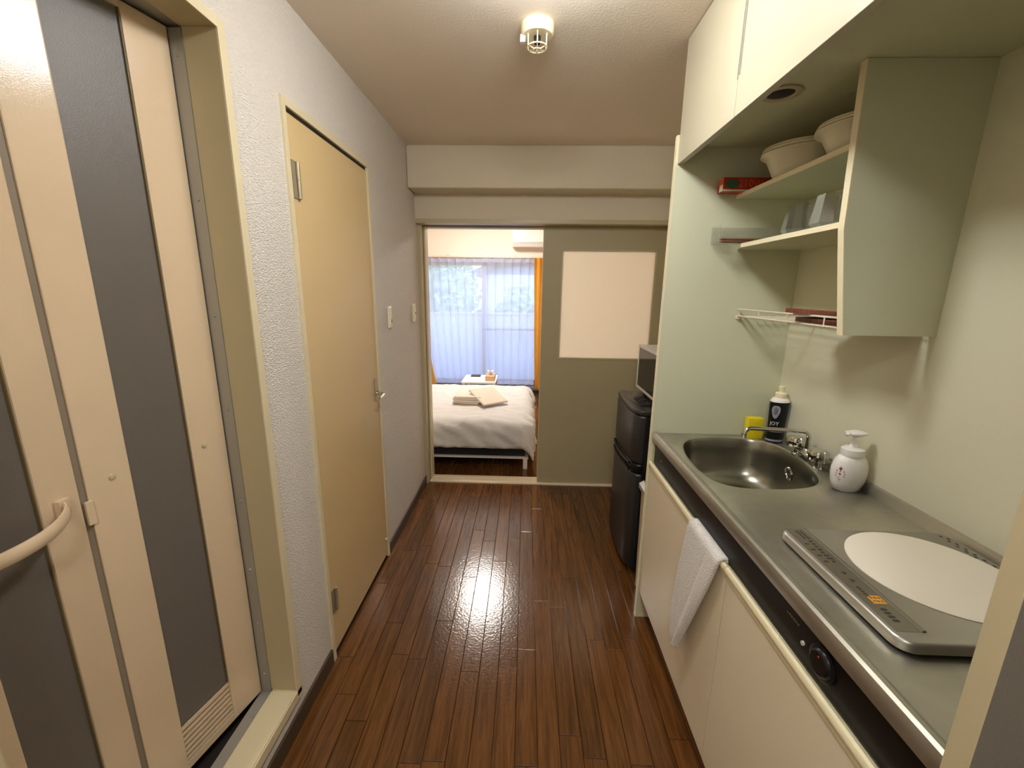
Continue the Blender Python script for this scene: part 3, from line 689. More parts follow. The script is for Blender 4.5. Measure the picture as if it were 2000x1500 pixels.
MB().lathe([(0, 0), (0.009, 0), (0.009, -0.008), (0.004, -0.010), (0, -0.010)], (rx0 + 0.004, KY1 - 0.0005, rz - 0.006), n=16, axis='y', cap=False).lathe([(0, 0), (0.006, 0), (0.006, -0.012), (0, -0.012)], (rx0 + 0.016, KY1 - 0.0005, rz - 0.012), n=14, axis='y', cap=False).build('rack_mount', M['whitewire'], wr, smooth=True, angle=40)
# wooden trays on the rack
def tray(cx, cy, z, ang, label):
    mx = Matrix.Translation((cx, cy, z)) @ Matrix.Rotation(0.06 if ang else 0, 4, 'Y') @ Matrix.Rotation(ang, 4, 'Z')
    mb = MB().box(-0.075, 0.075, -0.11, 0.11, 0, 0.006, mx=mx)
    for bx in ((-0.080, -0.073, -0.115, 0.115), (0.073, 0.080, -0.115, 0.115), (-0.073, 0.073, -0.115, -0.108), (-0.073, 0.073, 0.108, 0.115)):
        mb.box(bx[0], bx[1], bx[2], bx[3], 0, 0.014, bev=0.002, mx=mx)
    return tag(mb.build('wooden_tray', M['tray'], None), label, 'tray', 'wooden trays on the wire rack')
tray(0.935, 1.262, rz + 0.0032, 0.0, 'reddish brown wooden tray lying flat on the wire rack')
tray(0.925, 1.285, rz + 0.0245, 0.62, 'reddish brown wooden tray lying askew on top of the other tray')

# things on the shelves
def bowl(cx, cy, z, r, h, label):
    rt = empty('lidded_bowl', (cx, cy, z), label, 'bowl', 'ivory bowls on the top shelf')
    MB().lathe([(0, 0.003), (r * 0.56, 0.0), (r * 0.62, 0.004), (r * 0.74, h * 0.35), (r * 0.86, h * 0.66), (r * 0.965, h * 0.72), (r, h * 0.75), (r, h * 0.775), (r * 0.95, h * 0.785), (r * 0.92, h * 0.785)], (cx, cy, z), n=48, cap=False).build('bowl_body', M['bowl'], rt, smooth=True, angle=50)
    MB().lathe([(r * 0.92, h * 0.79), (r * 0.985, h * 0.81), (r * 0.985, h * 0.855), (r * 0.925, h * 0.87), (r * 0.93, h * 0.885), (r * 0.965, h * 0.90), (r * 0.955, h * 0.945), (r * 0.90, h * 0.97), (r * 0.6, h * 0.99), (0, h)], (cx, cy, z), n=48, cap=False).build('lid', M['bowl'], rt, smooth=True, angle=50)
bowl(0.870, 1.492, 1.8582, 0.118, 0.100, 'ivory lidded bowl on the top shelf beside the red carton')
bowl(0.886, 1.250, 1.8582, 0.117, 0.088, 'lower ivory lidded bowl on the top shelf against the side panel')

wb = empty('food_wrap_box', (0.80, 1.685, 1.858), 'red and green printed food wrap carton on the top shelf by the panel', 'carton')
MB().box(0.703, 0.925, 1.660, 1.708, 1.8585, 1.906, bev=0.001).build('carton', M['boxred'], wb)
pz = MB()
pz.box(0.7021, 0.7028, 1.662, 1.706, 1.884, 1.905).build('end_print', M['boxorange'], wb)
MB().box(0.7021, 0.7028, 1.662, 1.690, 1.860, 1.883).box(0.7035, 0.924, 1.6592, 1.6598, 1.8590, 1.8650).build('pale_band', M['paper'], wb)
vv = [(0.735 + 0.024 * math.cos(a * PI / 12), 1.884 + 0.015 * math.sin(a * PI / 12)) for a in range(24)]
MB().extr(vv, 'y', 1.6588, 1.6597).build('green_oval', M['boxgreen'], wb)
vt, ft = text2d('210W', 0.036)
t_ = MB(); t_.poly([(0.800 + v.x * 0.95, 1.6590, 1.884 + v.y) for v in vt], ft); t_.build('lettering', M['boxorange'], wb)

def tumbler(cx, cy, z, r, h, rot, label):
    mb = MB(); mx = Matrix.Translation((cx, cy, z)) @ Matrix.Rotation(rot, 4, 'Z')
    mb.lathe([(0.0, 0), (r * 0.70, 0), (r, h * 0.17), (r * 0.74, h), (r * 0.70, h), (r * 0.93, h * 0.19), (r * 0.64, h * 0.07), (0, h * 0.07)], (0, 0, 0), n=6, cap=False, mx=mx)
    return tag(mb.build('glass_tumbler', M['glass']), label, 'glass', 'faceted glasses on the middle shelf')
tumbler(0.826, 1.395, 1.6763, 0.042, 0.088, 0.3, 'clear faceted glass on the middle shelf, farthest from the side panel')
tumbler(0.838, 1.272, 1.6763, 0.046, 0.092, 0.5, 'larger clear faceted glass in the middle of the shelf row')
tumbler(0.873, 1.178, 1.6763, 0.044, 0.090, 0.1, 'clear faceted glass half hidden by the angled side panel')
tumbler(0.945, 1.300, 1.6763, 0.044, 0.090, 0.7, 'clear faceted glass at the back of the middle shelf')

ac_ = MB(); t = 0.002
hx0, hx1, hy0, hy1, hz0, hz1 = 0.700, 0.935, 1.632, 1.712, 1.6765, 1.742
ac_.box(hx0, hx1, hy0, hy1, hz0, hz0 + t).box(hx0, hx0 + t, hy0, hy1, hz0 + t, hz1).box(hx1 - t, hx1, hy0, hy1, hz0 + t, hz1).box(hx0 + t, hx1 - t, hy0, hy0 + t, hz0 + t, hz0 + 0.022).box(hx0 + t, hx1 - t, hy1 - t, hy1, hz0 + t, hz1)
tag(ac_.build('cutlery_tray', M['acrylic']), 'clear acrylic cutlery tray at the far end of the middle shelf', 'tray')
for k in range(6):
    yy = 1.643 + (k % 3) * 0.010; zz = hz0 + 0.0035 + 0.004 + (k // 3) * 0.0082
    tag(MB().tube([(0.712, yy, zz), (0.925, yy + 0.004, zz)], [0.0026, 0.0038], n=6).build('chopstick', M['stick']), 'brown wooden chopstick lying in the clear cutlery tray', 'chopstick', 'chopsticks in the cutlery tray')
sn = MB().tube([(0.715, 1.69, hz0 + 0.010), (0.80, 1.69, hz0 + 0.006), (0.86, 1.69, hz0 + 0.006)], [0.004, 0.002, 0.002], n=8, flat=0.6)
sn.lathe([(0, 0.003), (0.016, 0.006), (0.018, 0.008), (0.012, 0.004), (0, 0.001)], (0.885, 1.69, hz0 + 0.002), n=16, cap=False)
tag(sn.build('spoon', M['chrome'], smooth=True), 'small steel spoon beside the chopsticks in the clear tray', 'spoon')

# things on the counter
db = empty('dish_soap_bottle', (1.010, 1.640, ZT), 'black dish soap bottle with a white cap behind the faucet', 'bottle')
def oval(mb, prof, c, sx, sy, n=32, mx=None):
    pts = []; fs = []
    for r, z in prof:
        for i in range(n):
            a = 2 * PI * i / n; pts.append((c[0] + r * sx * math.cos(a), c[1] + r * sy * math.sin(a), c[2] + z))
    for j in range(len(prof) - 1):
        for i in range(n):
            k = (i + 1) % n; fs.append([j * n + i, j * n + k, (j + 1) * n + k, (j + 1) * n + i])
    mb.poly(pts, fs, None, mx); return mb
cc = (1.010, 1.640, ZT)
oval(MB(), [(0, 0), (0.032, 0), (0.034, 0.004), (0.034, 0.030), (0.0325, 0.050), (0.0325, 0.065), (0.0355, 0.130), (0.037, 0.168)], cc, 0.98, 0.72).build('bottle_body', M['black'], db, smooth=True)
oval(MB(), [(0.037, 0.168), (0.036, 0.173), (0.028, 0.183), (0.016, 0.187), (0, 0.187)], cc, 0.98, 0.72).build('bottle_shoulder', M['foam'], db, smooth=True)
MB().lathe([(0, 0.186), (0.020, 0.186), (0.020, 0.202), (0.016, 0.206), (0.009, 0.207), (0.009, 0.222), (0.011, 0.223), (0.010, 0.230), (0.005, 0.231), (0.0, 0.233)], cc, n=24, cap=False).build('cap', M['creamedge'], db, smooth=True, angle=35)
oval(MB(), [(0.0345, 0.008), (0.0350, 0.009), (0.0350, 0.015), (0.0345, 0.016)], cc, 0.98, 0.72).build('white_band', M['graycloud'], db, smooth=True)
oval(MB(), [(0.0331, 0.047), (0.0334, 0.048), (0.0334, 0.060), (0.0331, 0.061)], cc, 0.98, 0.72).build('grey_band', M['graycloud'], db, smooth=True)
def wrap(vs, fs, cz, a0, rr, name, mt, parent, c, sx, sy, scale=1.0):
    pts = []
    for v in vs:
        a = a0 + v.x / rr; h = cz + v.y
        rad = rr + 0.0006
        pts.append((c[0] + rad * sx * math.cos(a), c[1] + rad * sy * math.sin(a), c[2] + h))
    mb = MB(); mb.poly(pts, fs); return mb.build(name, mt, parent)
A0 = math.radians(-128)
cl = []; 
for i in range(28):
    a = 2 * PI * i / 28; r = 0.019 + 0.002 * math.sin(3 * a); cl.append(Vector((r * math.cos(a) * 0.85, r * math.sin(a) * 1.35, 0)))
cl = [Vector((0, 0, 0))] + cl
wrap(cl, [[0, 1 + i, 1 + (i + 1) % 28] for i in range(28)], 0.132, A0, 0.0375, 'label_cloud', M['graycloud'], db, cc, 0.98, 0.72)
vt, ft = text2d('JOY', 0.021)
wrap(vt, ft, 0.082, A0, 0.0352, 'lettering', M['whiteink'], db, cc, 0.98, 0.72)
bars = []; bf = []
for k, (bx, bh) in enumerate(((-0.006, 0.026), (-0.001, 0.030), (0.004, 0.024))):
    bars += [Vector((bx, -bh / 2, 0)), Vector((bx + 0.0025, -bh / 2, 0)), Vector((bx + 0.0025, bh / 2, 0)), Vector((bx, bh / 2, 0))]; bf.append([4 * k, 4 * k + 1, 4 * k + 2, 4 * k + 3])
wrap(bars, bf, 0.134, A0, 0.0382, 'label_print', M['ink'], db, cc, 0.98, 0.72)

sg = MB().box(0.916, 0.978, 1.665, 1.700, ZT + 0.0005, ZT + 0.088, bev=0.006)
tag(sg.build('sponge', M['sponge'], None, smooth=True), 'yellow kitchen sponge standing on edge behind the sink', 'sponge')

fs_ = empty('foam_soap_bottle', (1.000, 1.215, ZT), 'white foaming hand soap bottle with a pump on the counter', 'bottle')
c2 = (0.990, 1.222, ZT)
oval(MB(), [(0, 0), (0.034, 0.0), (0.040, 0.004), (0.049, 0.030), (0.0525, 0.055), (0.052, 0.075), (0.046, 0.098), (0.036, 0.110), (0.030, 0.114), (0, 0.114)], c2, 0.98, 0.62).build('bottle_body', M['foam'], fs_, smooth=True)
oval(MB(), [(0, 0.113), (0.033, 0.113), (0.034, 0.118), (0.033, 0.133), (0.026, 0.138), (0.012, 0.139), (0.009, 0.150), (0.012, 0.152), (0.012, 0.156), (0.007, 0.158), (0.007, 0.172), (0, 0.173)], c2, 0.96, 0.80).build('pump_collar', M['foam'], fs_, smooth=True, angle=35)
nz = MB(); oval(nz, [(0, 0.172), (0.012, 0.172), (0.030, 0.180), (0.030, 0.184), (0.020, 0.188), (0, 0.189)], c2, 1.0, 0.7)
nz.tube([(c2[0] - 0.004, c2[1], c2[2] + 0.180), (c2[0] - 0.028, c2[1] - 0.008, c2[2] + 0.182), (c2[0] - 0.036, c2[1] - 0.011, c2[2] + 0.178)], [0.007, 0.006, 0.005], n=10)
nz.build('pump_head', M['foam'], fs_, smooth=True, angle=50)
rp_ = []; rf = []
def dab(x, y, w, h):
    k = len(rp_); rp_.extend([Vector((x - w, y, 0)), Vector((x, y - h, 0)), Vector((x + w, y, 0)), Vector((x, y + h, 0))]); rf.append([k, k + 1, k + 2, k + 3])
dab(0, 0.018, 0.007, 0.004); dab(0, 0.018, 0.0035, 0.008); dab(0, 0.001, 0.004, 0.004)
for (x, y, w_, h_) in ((-0.011, 0.010, .002, .003), (-0.013, 0.002, .0015, .003), (-0.013, -0.006, .0015, .003), (0.011, 0.010, .002, .003), (0.013, 0.002, .0015, .003), (0.013, -0.006, .0015, .003), (0, 0.010, .002, .002), (-0.003, -0.010, .005, .0012), (0.001, -0.016, .006, .0012), (0.0, -0.022, .003, .001)):
    dab(x, y, w_, h_)
wrap(rp_, rf, 0.058, math.radians(-142), 0.0527, 'red_print', M['redprint'], fs_, c2, 0.98, 0.62)

# towel over the cabinet rail
def towelfn(back):
    def fn(u, v):
        # v: 0 behind rail -> over the rail -> 1 bottom
        L = v * 0.50 - 0.045
        if L < 0: x = 0.5480 + 0.0; z = 0.792 + 0.008; x = 0.5490 + min(0.010, -L); z = 0.798 - max(0, -L - 0.010) * 1.0
        elif L < 0.018: a = L / 0.018 * PI / 2; x = 0.549 - 0.014 * math.sin(a); z = 0.784 + 0.014 * math.cos(a)
        else: x = 0.535; z = 0.784 - (L - 0.018)
        drop = max(0.0, min(1, (0.79 - z) / 0.43))
        yl = 1.232 + 0.038 * math.sin(drop * 2.4); yr = 1.022 + 0.160 * drop ** 1.15
        y = yr + (yl - yr) * u
        fold = 0.004 * drop * math.sin(u * 7 + 0.8) + 0.003 * math.sin(u * 4 + v * 5) * drop
        crease = 0.010 * max(0, 1 - abs(u - (0.30 + 0.1 * drop)) / 0.05) * min(1, drop * 6) if drop < 0.75 else 0
        roll = 0.020 * drop * math.exp(-((u - 0.18) / 0.16) ** 2)
        x = x - abs(fold) - roll + crease * 0.4 - 0.004 * drop
        if z < 0.79: z = z - 0.02 * (u - 0.5) * drop - 0.012 * math.sin(u * 3) * drop
        return (x, y, z)
    return fn
tw = MB(); tw.grid(26, 46, towelfn(False))
two = tw.build('hand_towel', M['towel'], None, smooth=True, angle=80)
tag(two, 'white hand towel hanging over the cabinet door rail', 'towel')
md = two.modifiers.new('thick', 'SOLIDIFY'); md.thickness = 0.011; md.offset = 0.0
md = two.modifiers.new('soft', 'SUBSURF'); md.levels = 1; md.render_levels = 1

# ================================================================== FRIDGE, MICROWAVE, BIN
FX, FY0, FY1 = 0.556, 2.020, 2.478
fg = empty('refrigerator', (0.80, 2.25, 0), 'small black two door refrigerator beyond the pale green side panel', 'refrigerator')
MB().box(FX + 0.055, 1.03, FY0 + 0.004, FY1 - 0.004, 0.02, 0.900, bev=0.004).build('body', M['fridgeside'], fg)
def bowed(z0, z1, b=0.012):
    ny = 13; pts = []; fr_ = []
    for i in range(ny):
        t = i / (ny - 1); y = FY0 + (FY1 - FY0) * t; e = min(t, 1 - t) * (FY1 - FY0)
        rnd = 0.020 * (1 - math.sqrt(max(0, 1 - (1 - min(1, e / 0.022)) ** 2)))
        pts.append((FX - 0.016 * (1 - (2 * t - 1) ** 2) + rnd + 0.006, y))
    poly = pts + [(FX + 0.052, FY1), (FX + 0.052, FY0)]
    # layers for rounded top and bottom
    mb = MB(); n_ = len(poly); lay = [(z0, b), (z0 + b * 0.4, b * 0.3), (z0 + b, 0), (z1 - b, 0), (z1 - b * 0.4, b * 0.3), (z1, b)]; V = []
    for z, ins in lay:
        for k, (x, y) in enumerate(poly):
            xx = x + ins if k < ny else x
            yy = min(max(y, FY0 + ins * 0.6), FY1 - ins * 0.6)
            V.append((xx, yy, z))
    F_ = [[j * n_ + i, j * n_ + (i + 1) % n_, (j + 1) * n_ + (i + 1) % n_, (j + 1) * n_ + i] for j in range(len(lay) - 1) for i in range(n_)] + [list(range(n_))[::-1], [(len(lay) - 1) * n_ + i for i in range(n_)]]
    mb.poly(V, F_); return mb
du = bowed(0.640, 0.896).build('freezer_door', M['fridge'], fg, smooth=True, angle=50)
dl = bowed(0.045, 0.585).build('fridge_door', M['fridge'], fg, smooth=True, angle=50)
bowed(0.585, 0.640, 0.014).build('handle_recess', M['black'], fg, smooth=True, angle=50)
MB().tube([(FX - 0.004 - 0.016 * (1 - (2 * t / 10 - 1) ** 2), FY0 + 0.05 + (FY1 - FY0 - 0.1) * t / 10, 0.632) for t in range(11)], 0.006, n=8).build('handle', M['black'], du, smooth=True)
MB().tube([(FX - 0.004 - 0.016 * (1 - (2 * t / 10 - 1) ** 2), FY0 + 0.05 + (FY1 - FY0 - 0.1) * t / 10, 0.592) for t in range(11)], 0.006, n=8).build('handle', M['black'], dl, smooth=True)
tp = bowed(0.898, 0.922, 0.006).build('top_cap', M['fridge'], fg, smooth=True, angle=50)
MB().box(FX + 0.052, 1.03, FY0, FY1, 0.900, 0.918, bev=0.003).build('top_plate', M['fridge'], fg)
for (x, y) in ((0.64, 2.07), (0.64, 2.43), (0.98, 2.07), (0.98, 2.43)):
    MB().lathe([(0, 0), (0.016, 0), (0.014, 0.021), (0, 0.021)], (x, y, 0), n=12, cap=False).build('foot', M['black'], fg)

mw = empty('microwave_oven', (0.83, 2.22, 0.92), 'silver microwave oven with a dark window on top of the black fridge', 'microwave')
mx0, my0, my1, mz0, mz1 = 0.664, 2.000, 2.470, 0.950, 1.200
MB().box(mx0 + 0.012, 1.0, my0, my1, mz0, mz1, bev=0.004).build('body', M['silver'], mw)
dq = MB(); e = 0.014
for (a0, a1, c0, c1) in ((my0, my1, mz0, mz0 + e), (my0, my1, mz1 - e, mz1), (my1 - e, my1, mz0 + e, mz1 - e), (my0, my0 + 0.012, mz0 + e, mz1 - e)):
    dq.box(mx0, mx0 + 0.014, a0, a1, c0, c1, bev=0.0015)
dd = dq.build('door_frame', M['silver'], mw)
MB().box(mx0 + 0.003, mx0 + 0.012, my0 + 0.10, my1 - e, mz0 + e, mz1 - e).build('window', M['screen'], dd)
MB().box(mx0 + 0.002, mx0 + 0.012, my0 + 0.012, my0 + 0.10, mz0 + e, mz1 - e).build('control_panel', M['black'], mw)
for (x, y) in ((0.71, 2.06), (0.71, 2.42), (0.95, 2.06), (0.95, 2.42)):
    MB().lathe([(0, 0), (0.012, 0), (0.012, 0.0325), (0, 0.0325)], (x, y, 0.918), n=10, cap=False).build('foot', M['black'], mw)
def clothfn(u, v):
    x = 0.606 + 0.055 * v; y = 2.13 + 0.17 * u
    z = 0.9215 + 0.014 * abs(math.sin(u * 11) * math.cos(v * 3 + u * 4)) + 0.004 * noise.noise(Vector((u * 9, v * 9, 0)))
    if v < 0.12 or u < 0.05 or u > 0.95: z = 0.9225
    return (x + 0.006 * math.sin(u * 14), y, max(z, 0.9222))
ck = MB(); ck.grid(26, 10, clothfn)
co = ck.build('cloth', M['blackmatte'], None, smooth=True); co.modifiers.new('t', 'SOLIDIFY').thickness = 0.002
tag(co, 'crumpled black cloth on the fridge in front of the microwave', 'cloth')

bn = empty('waste_bin', (0.70, 1.88, 0), 'slim pale waste bin between the side panel and the fridge', 'bin')
MB().extr([(0.600, 0.0), (0.86, 0.0), (0.87, 0.55), (0.592, 0.55)], 'y', 1.79, 1.945).build('bin_body', M['frame'], bn)
MB().extr([(0.580, 0.548), (0.875, 0.548), (0.875, 0.585), (0.60, 0.585), (0.580, 0.57)], 'y', 1.785, 1.955).build('bin_lid', M['alu'], bn)

# ================================================================== BEDROOM
bx0, bx1, by0, by1 = -2.05, 0.045, 3.36, 4.78
bd_ = empty('bed', (-1.0, 4.07, 0), 'low white framed bed with a black mattress base in the bedroom', 'bed')
MB().box(bx0, bx1, by0, by0 + 0.03, 0.095, 0.110, bev=0.003).box(bx0, bx1, by1 - 0.03, by1, 0.095, 0.110, bev=0.003).box(bx1 - 0.03, bx1, by0 + 0.03, by1 - 0.03, 0.095, 0.110, bev=0.003).box(bx0, bx0 + 0.03, by0 + 0.03, by1 - 0.03, 0.095, 0.110, bev=0.003).build('bed_frame', M['bedframe'], bd_)
for (x, y) in ((bx1 - 0.045, by0 + 0.005), (bx1 - 0.045, by1 - 0.045), (bx0 + 0.01, by0 + 0.005), (bx0 + 0.01, by1 - 0.045), (-1.0, by0 + 0.02)):
    MB().box(x, x + 0.036, y, y + 0.036, 0.0, 0.095, bev=0.003).build('leg', M['bedframe'], bd_)
MB().box(bx0 + 0.02, bx1 - 0.04, by0 + 0.015, by1 - 0.015, 0.1105, 0.385, bev=0.035, seg=3).build('mattress', M['mattress'], bd_, smooth=True, angle=60)
def duvet(u, v):
    LX, LY = 2.12, 1.92
    sx = -1.98 + u * (LX + 0.17) ; sy = by0 - 0.205 + v * (LY - 0.08)
    ex, ey0, ey1 = bx1 - 0.07, by0 + 0.07, by1 - 0.07
    ox = max(0, sx - ex); oy = (sy - ey0) if sy < ey0 else max(0, sy - ey1)
    ov_ = math.hypot(ox, oy)
    px, py = min(sx, ex), min(max(sy, ey0), ey1)
    dx, dy = (ox / ov_, oy / ov_) if ov_ > 1e-6 else (0, 0)
    r = 0.10; top = 0.418
    if ov_ < r * PI / 2: a = ov_ / r; out = r * math.sin(a); z = top - r * (1 - math.cos(a))
    else: out = r + (ov_ - r * PI / 2) * 0.12; z = top - r - (ov_ - r * PI / 2) * 0.99
    wr_ = noise.noise(Vector((sx * 3.2, sy * 4.5, 1.0))) * 0.012 + (1 - abs(noise.noise(Vector((sx * 4 + sy * 5, sy * 6 - sx * 3, 5.0))))) ** 6 * 0.010
    k = min(1, ov_ / 0.1)
    fold = (0.036 * k * noise.noise(Vector((sx * 8 + sy * 10, sy * 7, 2.0))) + 0.016 * k * (1 - abs(noise.noise(Vector((sx * 9 + sy * 14, sy * 5, 7.0))))) ** 5 * 1.5)
    z += wr_ * (1 - 0.5 * k) + fold * 0.35
    out += fold
    z = max(z, 0.10 + 0.0 * u)
    return (px + dx * out, py + dy * out, z)
dv = MB(); dv.grid(110, 80, duvet)
do = dv.build('duvet', M['linen'], None, smooth=True, angle=80)
do.modifiers.new('t', 'SOLIDIFY').thickness = 0.012
tag(do, 'white rumpled duvet spread over the bed', 'duvet')
# folded towels on the bed
def folded(cx, cy, z, wx, wy, h, ang, tilt, label):
    mx = Matrix.Translation((cx, cy, z)) @ Matrix.Rotation(tilt * 1.4, 4, 'X') @ Matrix.Rotation(tilt, 4, 'Y') @ Matrix.Rotation(ang, 4, 'Z')
    mb = MB(); mb.box(-wx / 2, wx / 2, -wy / 2, wy / 2, 0, h * 0.96, bev=h * 0.44, seg=4, mx=mx)
    return tag(mb.build('folded_towel', M['towel2'], None, smooth=True, angle=60), label, 'towel', 'folded white towels on the bed')
tz = 0.430
for k, lb_ in enumerate(('folded white towel at the bottom of the stack on the bed', 'folded white towel second from the bottom of the bed stack', 'folded white towel third from the bottom of the bed stack', 'folded white towel on top of the level stack on the bed')):
    folded(-0.535 + 0.010 * (k % 2) - 0.004 * k, 4.02 + 0.008 * ((k + 1) % 2), tz + k * 0.0195, 0.26, 0.34, 0.019, 0.05 * (k - 1.5) - 0.1, 0, lb_)
folded(-0.352, 3.94, tz + 0.058, 0.27, 0.30, 0.020, 0.62, math.radians(10), 'folded white towel leaning askew against the towel stack')

tb = empty('side_table', (-0.55, 5.05, 0), 'low white side table between the bed and the window', 'table')
MB().box(-0.755, -0.345, 4.87, 5.32, 0.405, 0.425, bev=0.003).build('table_top', M['tabletop'], tb)
for (x, y) in ((-0.745, 4.88), (-0.385, 4.88), (-0.745, 5.28), (-0.385, 5.28)):
    MB().box(x, x + 0.03, y, y + 0.03, 0, 0.405).build('leg', M['bedframe'], tb)
tg = empty('tissue_box', (-0.42, 5.05, 0.425), 'beige tissue box with a white tissue on the side table', 'box')
MB().box(-0.475, -0.365, 4.93, 5.17, 0.4255, 0.485, bev=0.002).build('carton', M['brownbox'], tg)
def tis(u, v): 
    a = u * 2 * PI; r = 0.006 + 0.03 * v; return (-0.42 + r * math.cos(a) * (1 + .2 * math.sin(3 * a)), 5.05 + r * 1.3 * math.sin(a), 0.484 + 0.045 * v + 0.01 * math.sin(3 * a) * v)
tt = MB(); tt.grid(20, 6, tis); tt.build('tissue', M['white'], tg, smooth=True)
tag(MB().box(-0.68, -0.56, 5.18, 5.27, 0.4255, 0.440, bev=0.003).build('remote_control', M['ink'], None), 'small dark remote control at the back of the side table', 'remote')

# air conditioner
acx = empty('air_conditioner', (0.2, 5.9, 2.045), 'white wall mounted air conditioner above the bedroom window', 'air conditioner')
MB().extr([(5.999, 2.06), (5.999, 2.335), (5.80, 2.335), (5.775, 2.30), (5.775, 2.115), (5.82, 2.06)], 'x', -0.195, 0.62).build('case', M['white'], acx)
MB().box(-0.15, 0.60, 5.772, 5.776, 2.112, 2.118).build('panel_gap', M['alu'], acx)
MB().extr([(5.785, 2.102), (5.790, 2.106), (5.835, 2.062), (5.828, 2.058)], 'x', -0.165, 0.59).build('flap', M['silver'], acx)

# curtain rail, sheers and drapes
rl = empty('curtain_rail', (-0.6, 5.93, 1.90), 'double curtain rail along the top of the bedroom window', 'rail')
MB().box(-1.66, 0.46, 5.915, 5.935, 1.925, 1.945, bev=0.003).box(-1.66, 0.46, 5.955, 5.972, 1.925, 1.945, bev=0.003).build('rail', M['rail'], rl)
for x in (-1.55, -1.08, -0.62, -0.16, 0.38):
    MB().box(x - 0.012, x + 0.012, 5.91, 5.999, 1.945, 1.962, bev=0.002).build('bracket', M['rail'], rl)
def curtain(x0, x1, xb0, xb1, yc, z0, z1, amp, npl, nu, nv, ph=0.0, pinch=1.0):
    def fn(u, v):
        z = z1 + (z0 - z1) * v
        xt = x0 + (x1 - x0) * u; xb = xb0 + (xb1 - xb0) * u
        k = v ** 1.3
        x = xt + (xb - xt) * k
        c = math.cos(2 * PI * npl * u + ph)
        pleat = (max(0, c) ** 10)
        soft = math.sin(2 * PI * npl * u * 0.5 + 3 * noise.noise(Vector((u * 4, v * 1.5, ph)))) 
        a = amp * (pleat * (1 - 0.6 * v) + (0.25 + 0.55 * v) * 0.5 * (c + 0.5 * soft))
        return (x + 0.006 * noise.noise(Vector((u * 20, v * 4, 2))), yc - a, z)
    mb = MB(); mb.grid(nu, nv, fn); return mb
s1_ = empty('sheer_curtain', (-1.0, 5.96, 0.17), 'left sheer white pleated curtain over the window', 'curtain', 'sheer curtains over the window')
c1 = curtain(-1.43, -0.625, -1.30, -0.61, 5.955, 0.225, 1.915, 0.028, 7, 150, 26).build('fabric', M['sheer'], s1_, smooth=True, angle=90)
curtain(-1.30, -0.61, -1.298, -0.61, 5.955, 0.165, 0.225, 0.018, 7, 90, 3).build('hem', M['sheerhem'], s1_, smooth=True, angle=90)
curtain(-1.43, -0.625, -1.43, -0.625, 5.950, 1.865, 1.92, 0.028, 7, 90, 3).build('heading_tape', M['sheerhem'], s1_, smooth=True, angle=90)
s2_ = empty('sheer_curtain', (-0.2, 5.94, 0.17), 'right sheer white pleated curtain next to the mustard drape', 'curtain', 'sheer curtains over the window')
curtain(-0.64, 0.16, -0.62, 0.13, 5.945, 0.225, 1.915, 0.030, 7, 150, 26, 1.0).build('fabric', M['sheer'], s2_, smooth=True, angle=90)
curtain(-0.62, 0.13, -0.62, 0.13, 5.945, 0.165, 0.225, 0.018, 7, 90, 3, 1.0).build('hem', M['sheerhem'], s2_, smooth=True, angle=90)
curtain(-0.64, 0.16, -0.64, 0.16, 5.940, 1.865, 1.92, 0.030, 7, 90, 3, 1.0).build('heading_tape', M['sheerhem'], s2_, smooth=True, angle=90)
o = curtain(0.10, 0.46, 0.14, 0.44, 5.87, 0.13, 1.925, 0.05, 5, 90, 16).build('drape', M['drape'], None, smooth=True, angle=90)
tag(o, 'mustard yellow drape gathered at the right of the window', 'curtain', 'mustard drapes')
o = curtain(-1.86, -1.50, -1.80, -1.27, 5.90, 0.13, 1.925, 0.05, 5, 90, 16, 0.6).build('drape', M['drape'], None, smooth=True, angle=90)
tag(o, 'mustard yellow drape at the left of the window', 'curtain', 'mustard drapes')

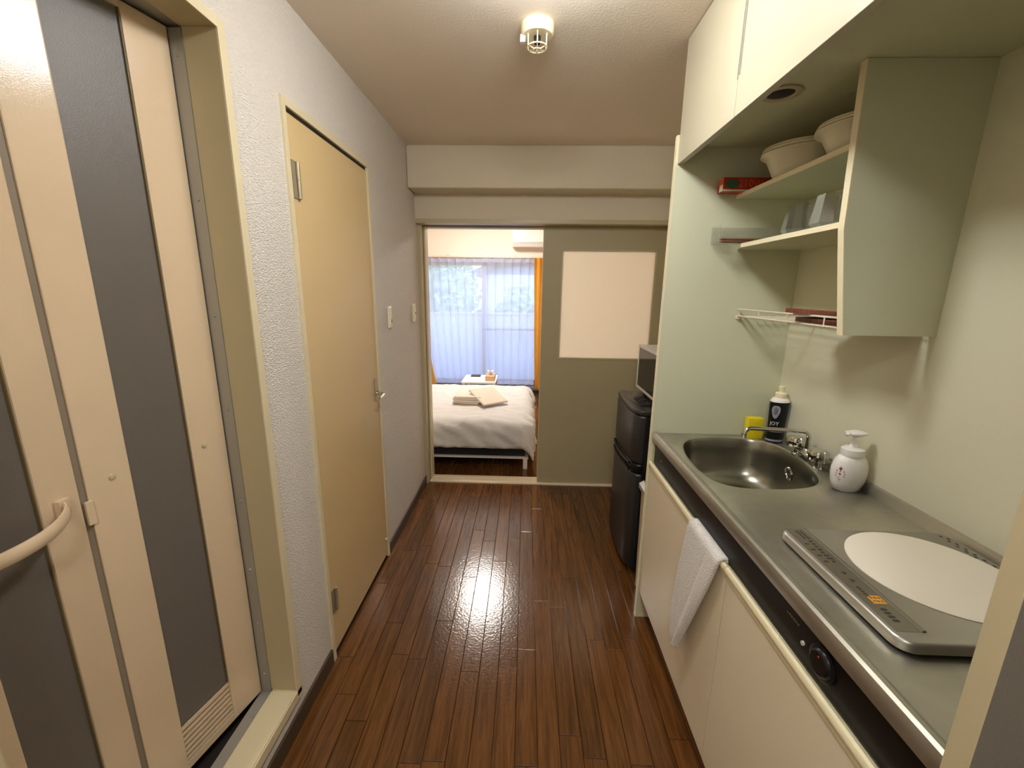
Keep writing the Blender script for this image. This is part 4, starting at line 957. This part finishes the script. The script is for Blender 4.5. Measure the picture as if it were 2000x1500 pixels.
# ================================================================== OUTSIDE THE WINDOW
struct('floor_balcony', MB().box(-4.0, 3.0, 6.15, 7.35, -0.2, -0.02), M['ground'])
pp = MB().box(-4.0, 3.0, 7.25, 7.37, -0.02, 1.07)
struct('wall_balcony', pp, M['parapet'])
struct('trim_balcony', MB().box(-4.0, 3.0, 7.24, 7.38, 1.07, 1.11, bev=0.005), M['alu'])
tag(MB().box(-40, 40, 7.5, 60, -2.6, -2.5).build('ground', M['ground']), kind='structure')
def bush(x, y, z, rx, ry, rz, nl, mt, label, seed):
    rn = random.Random(seed); root = empty('shrub', (x, y, -2.5), label, 'shrub', 'shrubs beyond the balcony')
    MB().tube([(x, y, -2.5), (x + 0.1, y, z - rz * 0.2), (x, y, z + rz * 0.4)], [0.09, 0.06, 0.03], n=8).build('trunk', M['trunk'], root)
    mb = MB(); pts = []; fs = []
    for i in range(nl):
        while True:
            p = Vector((rn.uniform(-1, 1), rn.uniform(-1, 1), rn.uniform(-1, 1)))
            if 0.3 < p.length < 1.0: break
        p *= 1 + 0.25 * noise.noise(p * 2 + Vector((seed, 0, 0)))
        c = Vector((x + p.x * rx, y + p.y * ry, z + p.z * rz)); s_ = rn.uniform(0.06, 0.13)
        a = Vector((rn.gauss(0, 1), rn.gauss(0, 1), rn.gauss(0, 1))).normalized(); b = a.orthogonal().normalized()
        k = len(pts); pts += [c - a * s_, c - b * s_ * .5, c + a * s_, c + b * s_ * .5]; fs.append([k, k + 1, k + 2, k + 3])
    mb.poly(pts, fs); f = mb.build('foliage', mt, root); f['kind'] = 'stuff'
for i, (x, y, z, rx, ry, rz, mt, lb_) in enumerate((
    (-4.3, 10.5, 1.2, 0.95, 0.9, 1.5, 'leaf', 'green leafy shrub beyond the balcony, leftmost behind the left sheer'),
    (-2.1, 10.8, 1.1, 0.95, 0.9, 1.6, 'leaf2', 'pale leafy shrub beyond the balcony behind the left sheer'),
    (-3.1, 13.2, 1.1, 1.7, 0.8, 2.0, 'leaf', 'tall green tree like shrub behind the two leftmost shrubs'),
    (0.1, 10.6, 0.6, 0.95, 0.8, 1.0, 'leaf2', 'low pale shrub beyond the balcony in front of the neighbouring house'),
    (2.6, 11.0, 0.9, 1.1, 0.8, 1.2, 'leaf', 'green leafy shrub beyond the balcony, rightmost'))):
    bush(x, y, z, rx, ry, rz, 2600, M[mt], lb_, i + 1)
hs = empty('house', (1.4, 16, -2.5), 'pale neighbouring house with a grey gabled roof seen through the sheer', 'house')
MB().box(-1.4, 4.6, 14.5, 19, -2.5, 2.0).build('wall', M['housewall'], hs)
MB().extr([(-1.8, 1.95), (1.6, 3.3), (5.0, 1.95), (5.0, 2.1), (1.6, 3.5), (-1.8, 2.1)], 'y', 14.1, 19.3).extr([(-1.4, 2.0), (4.6, 2.0), (1.6, 3.25)], 'y', 14.5, 14.7).build('roof', M['roof'], hs)
for x in (-0.6, 1.0, 2.8):
    ww = MB().box(x, x + 0.9, 14.44, 14.5, 0.6, 1.6).build('window', M['winframe'], hs)
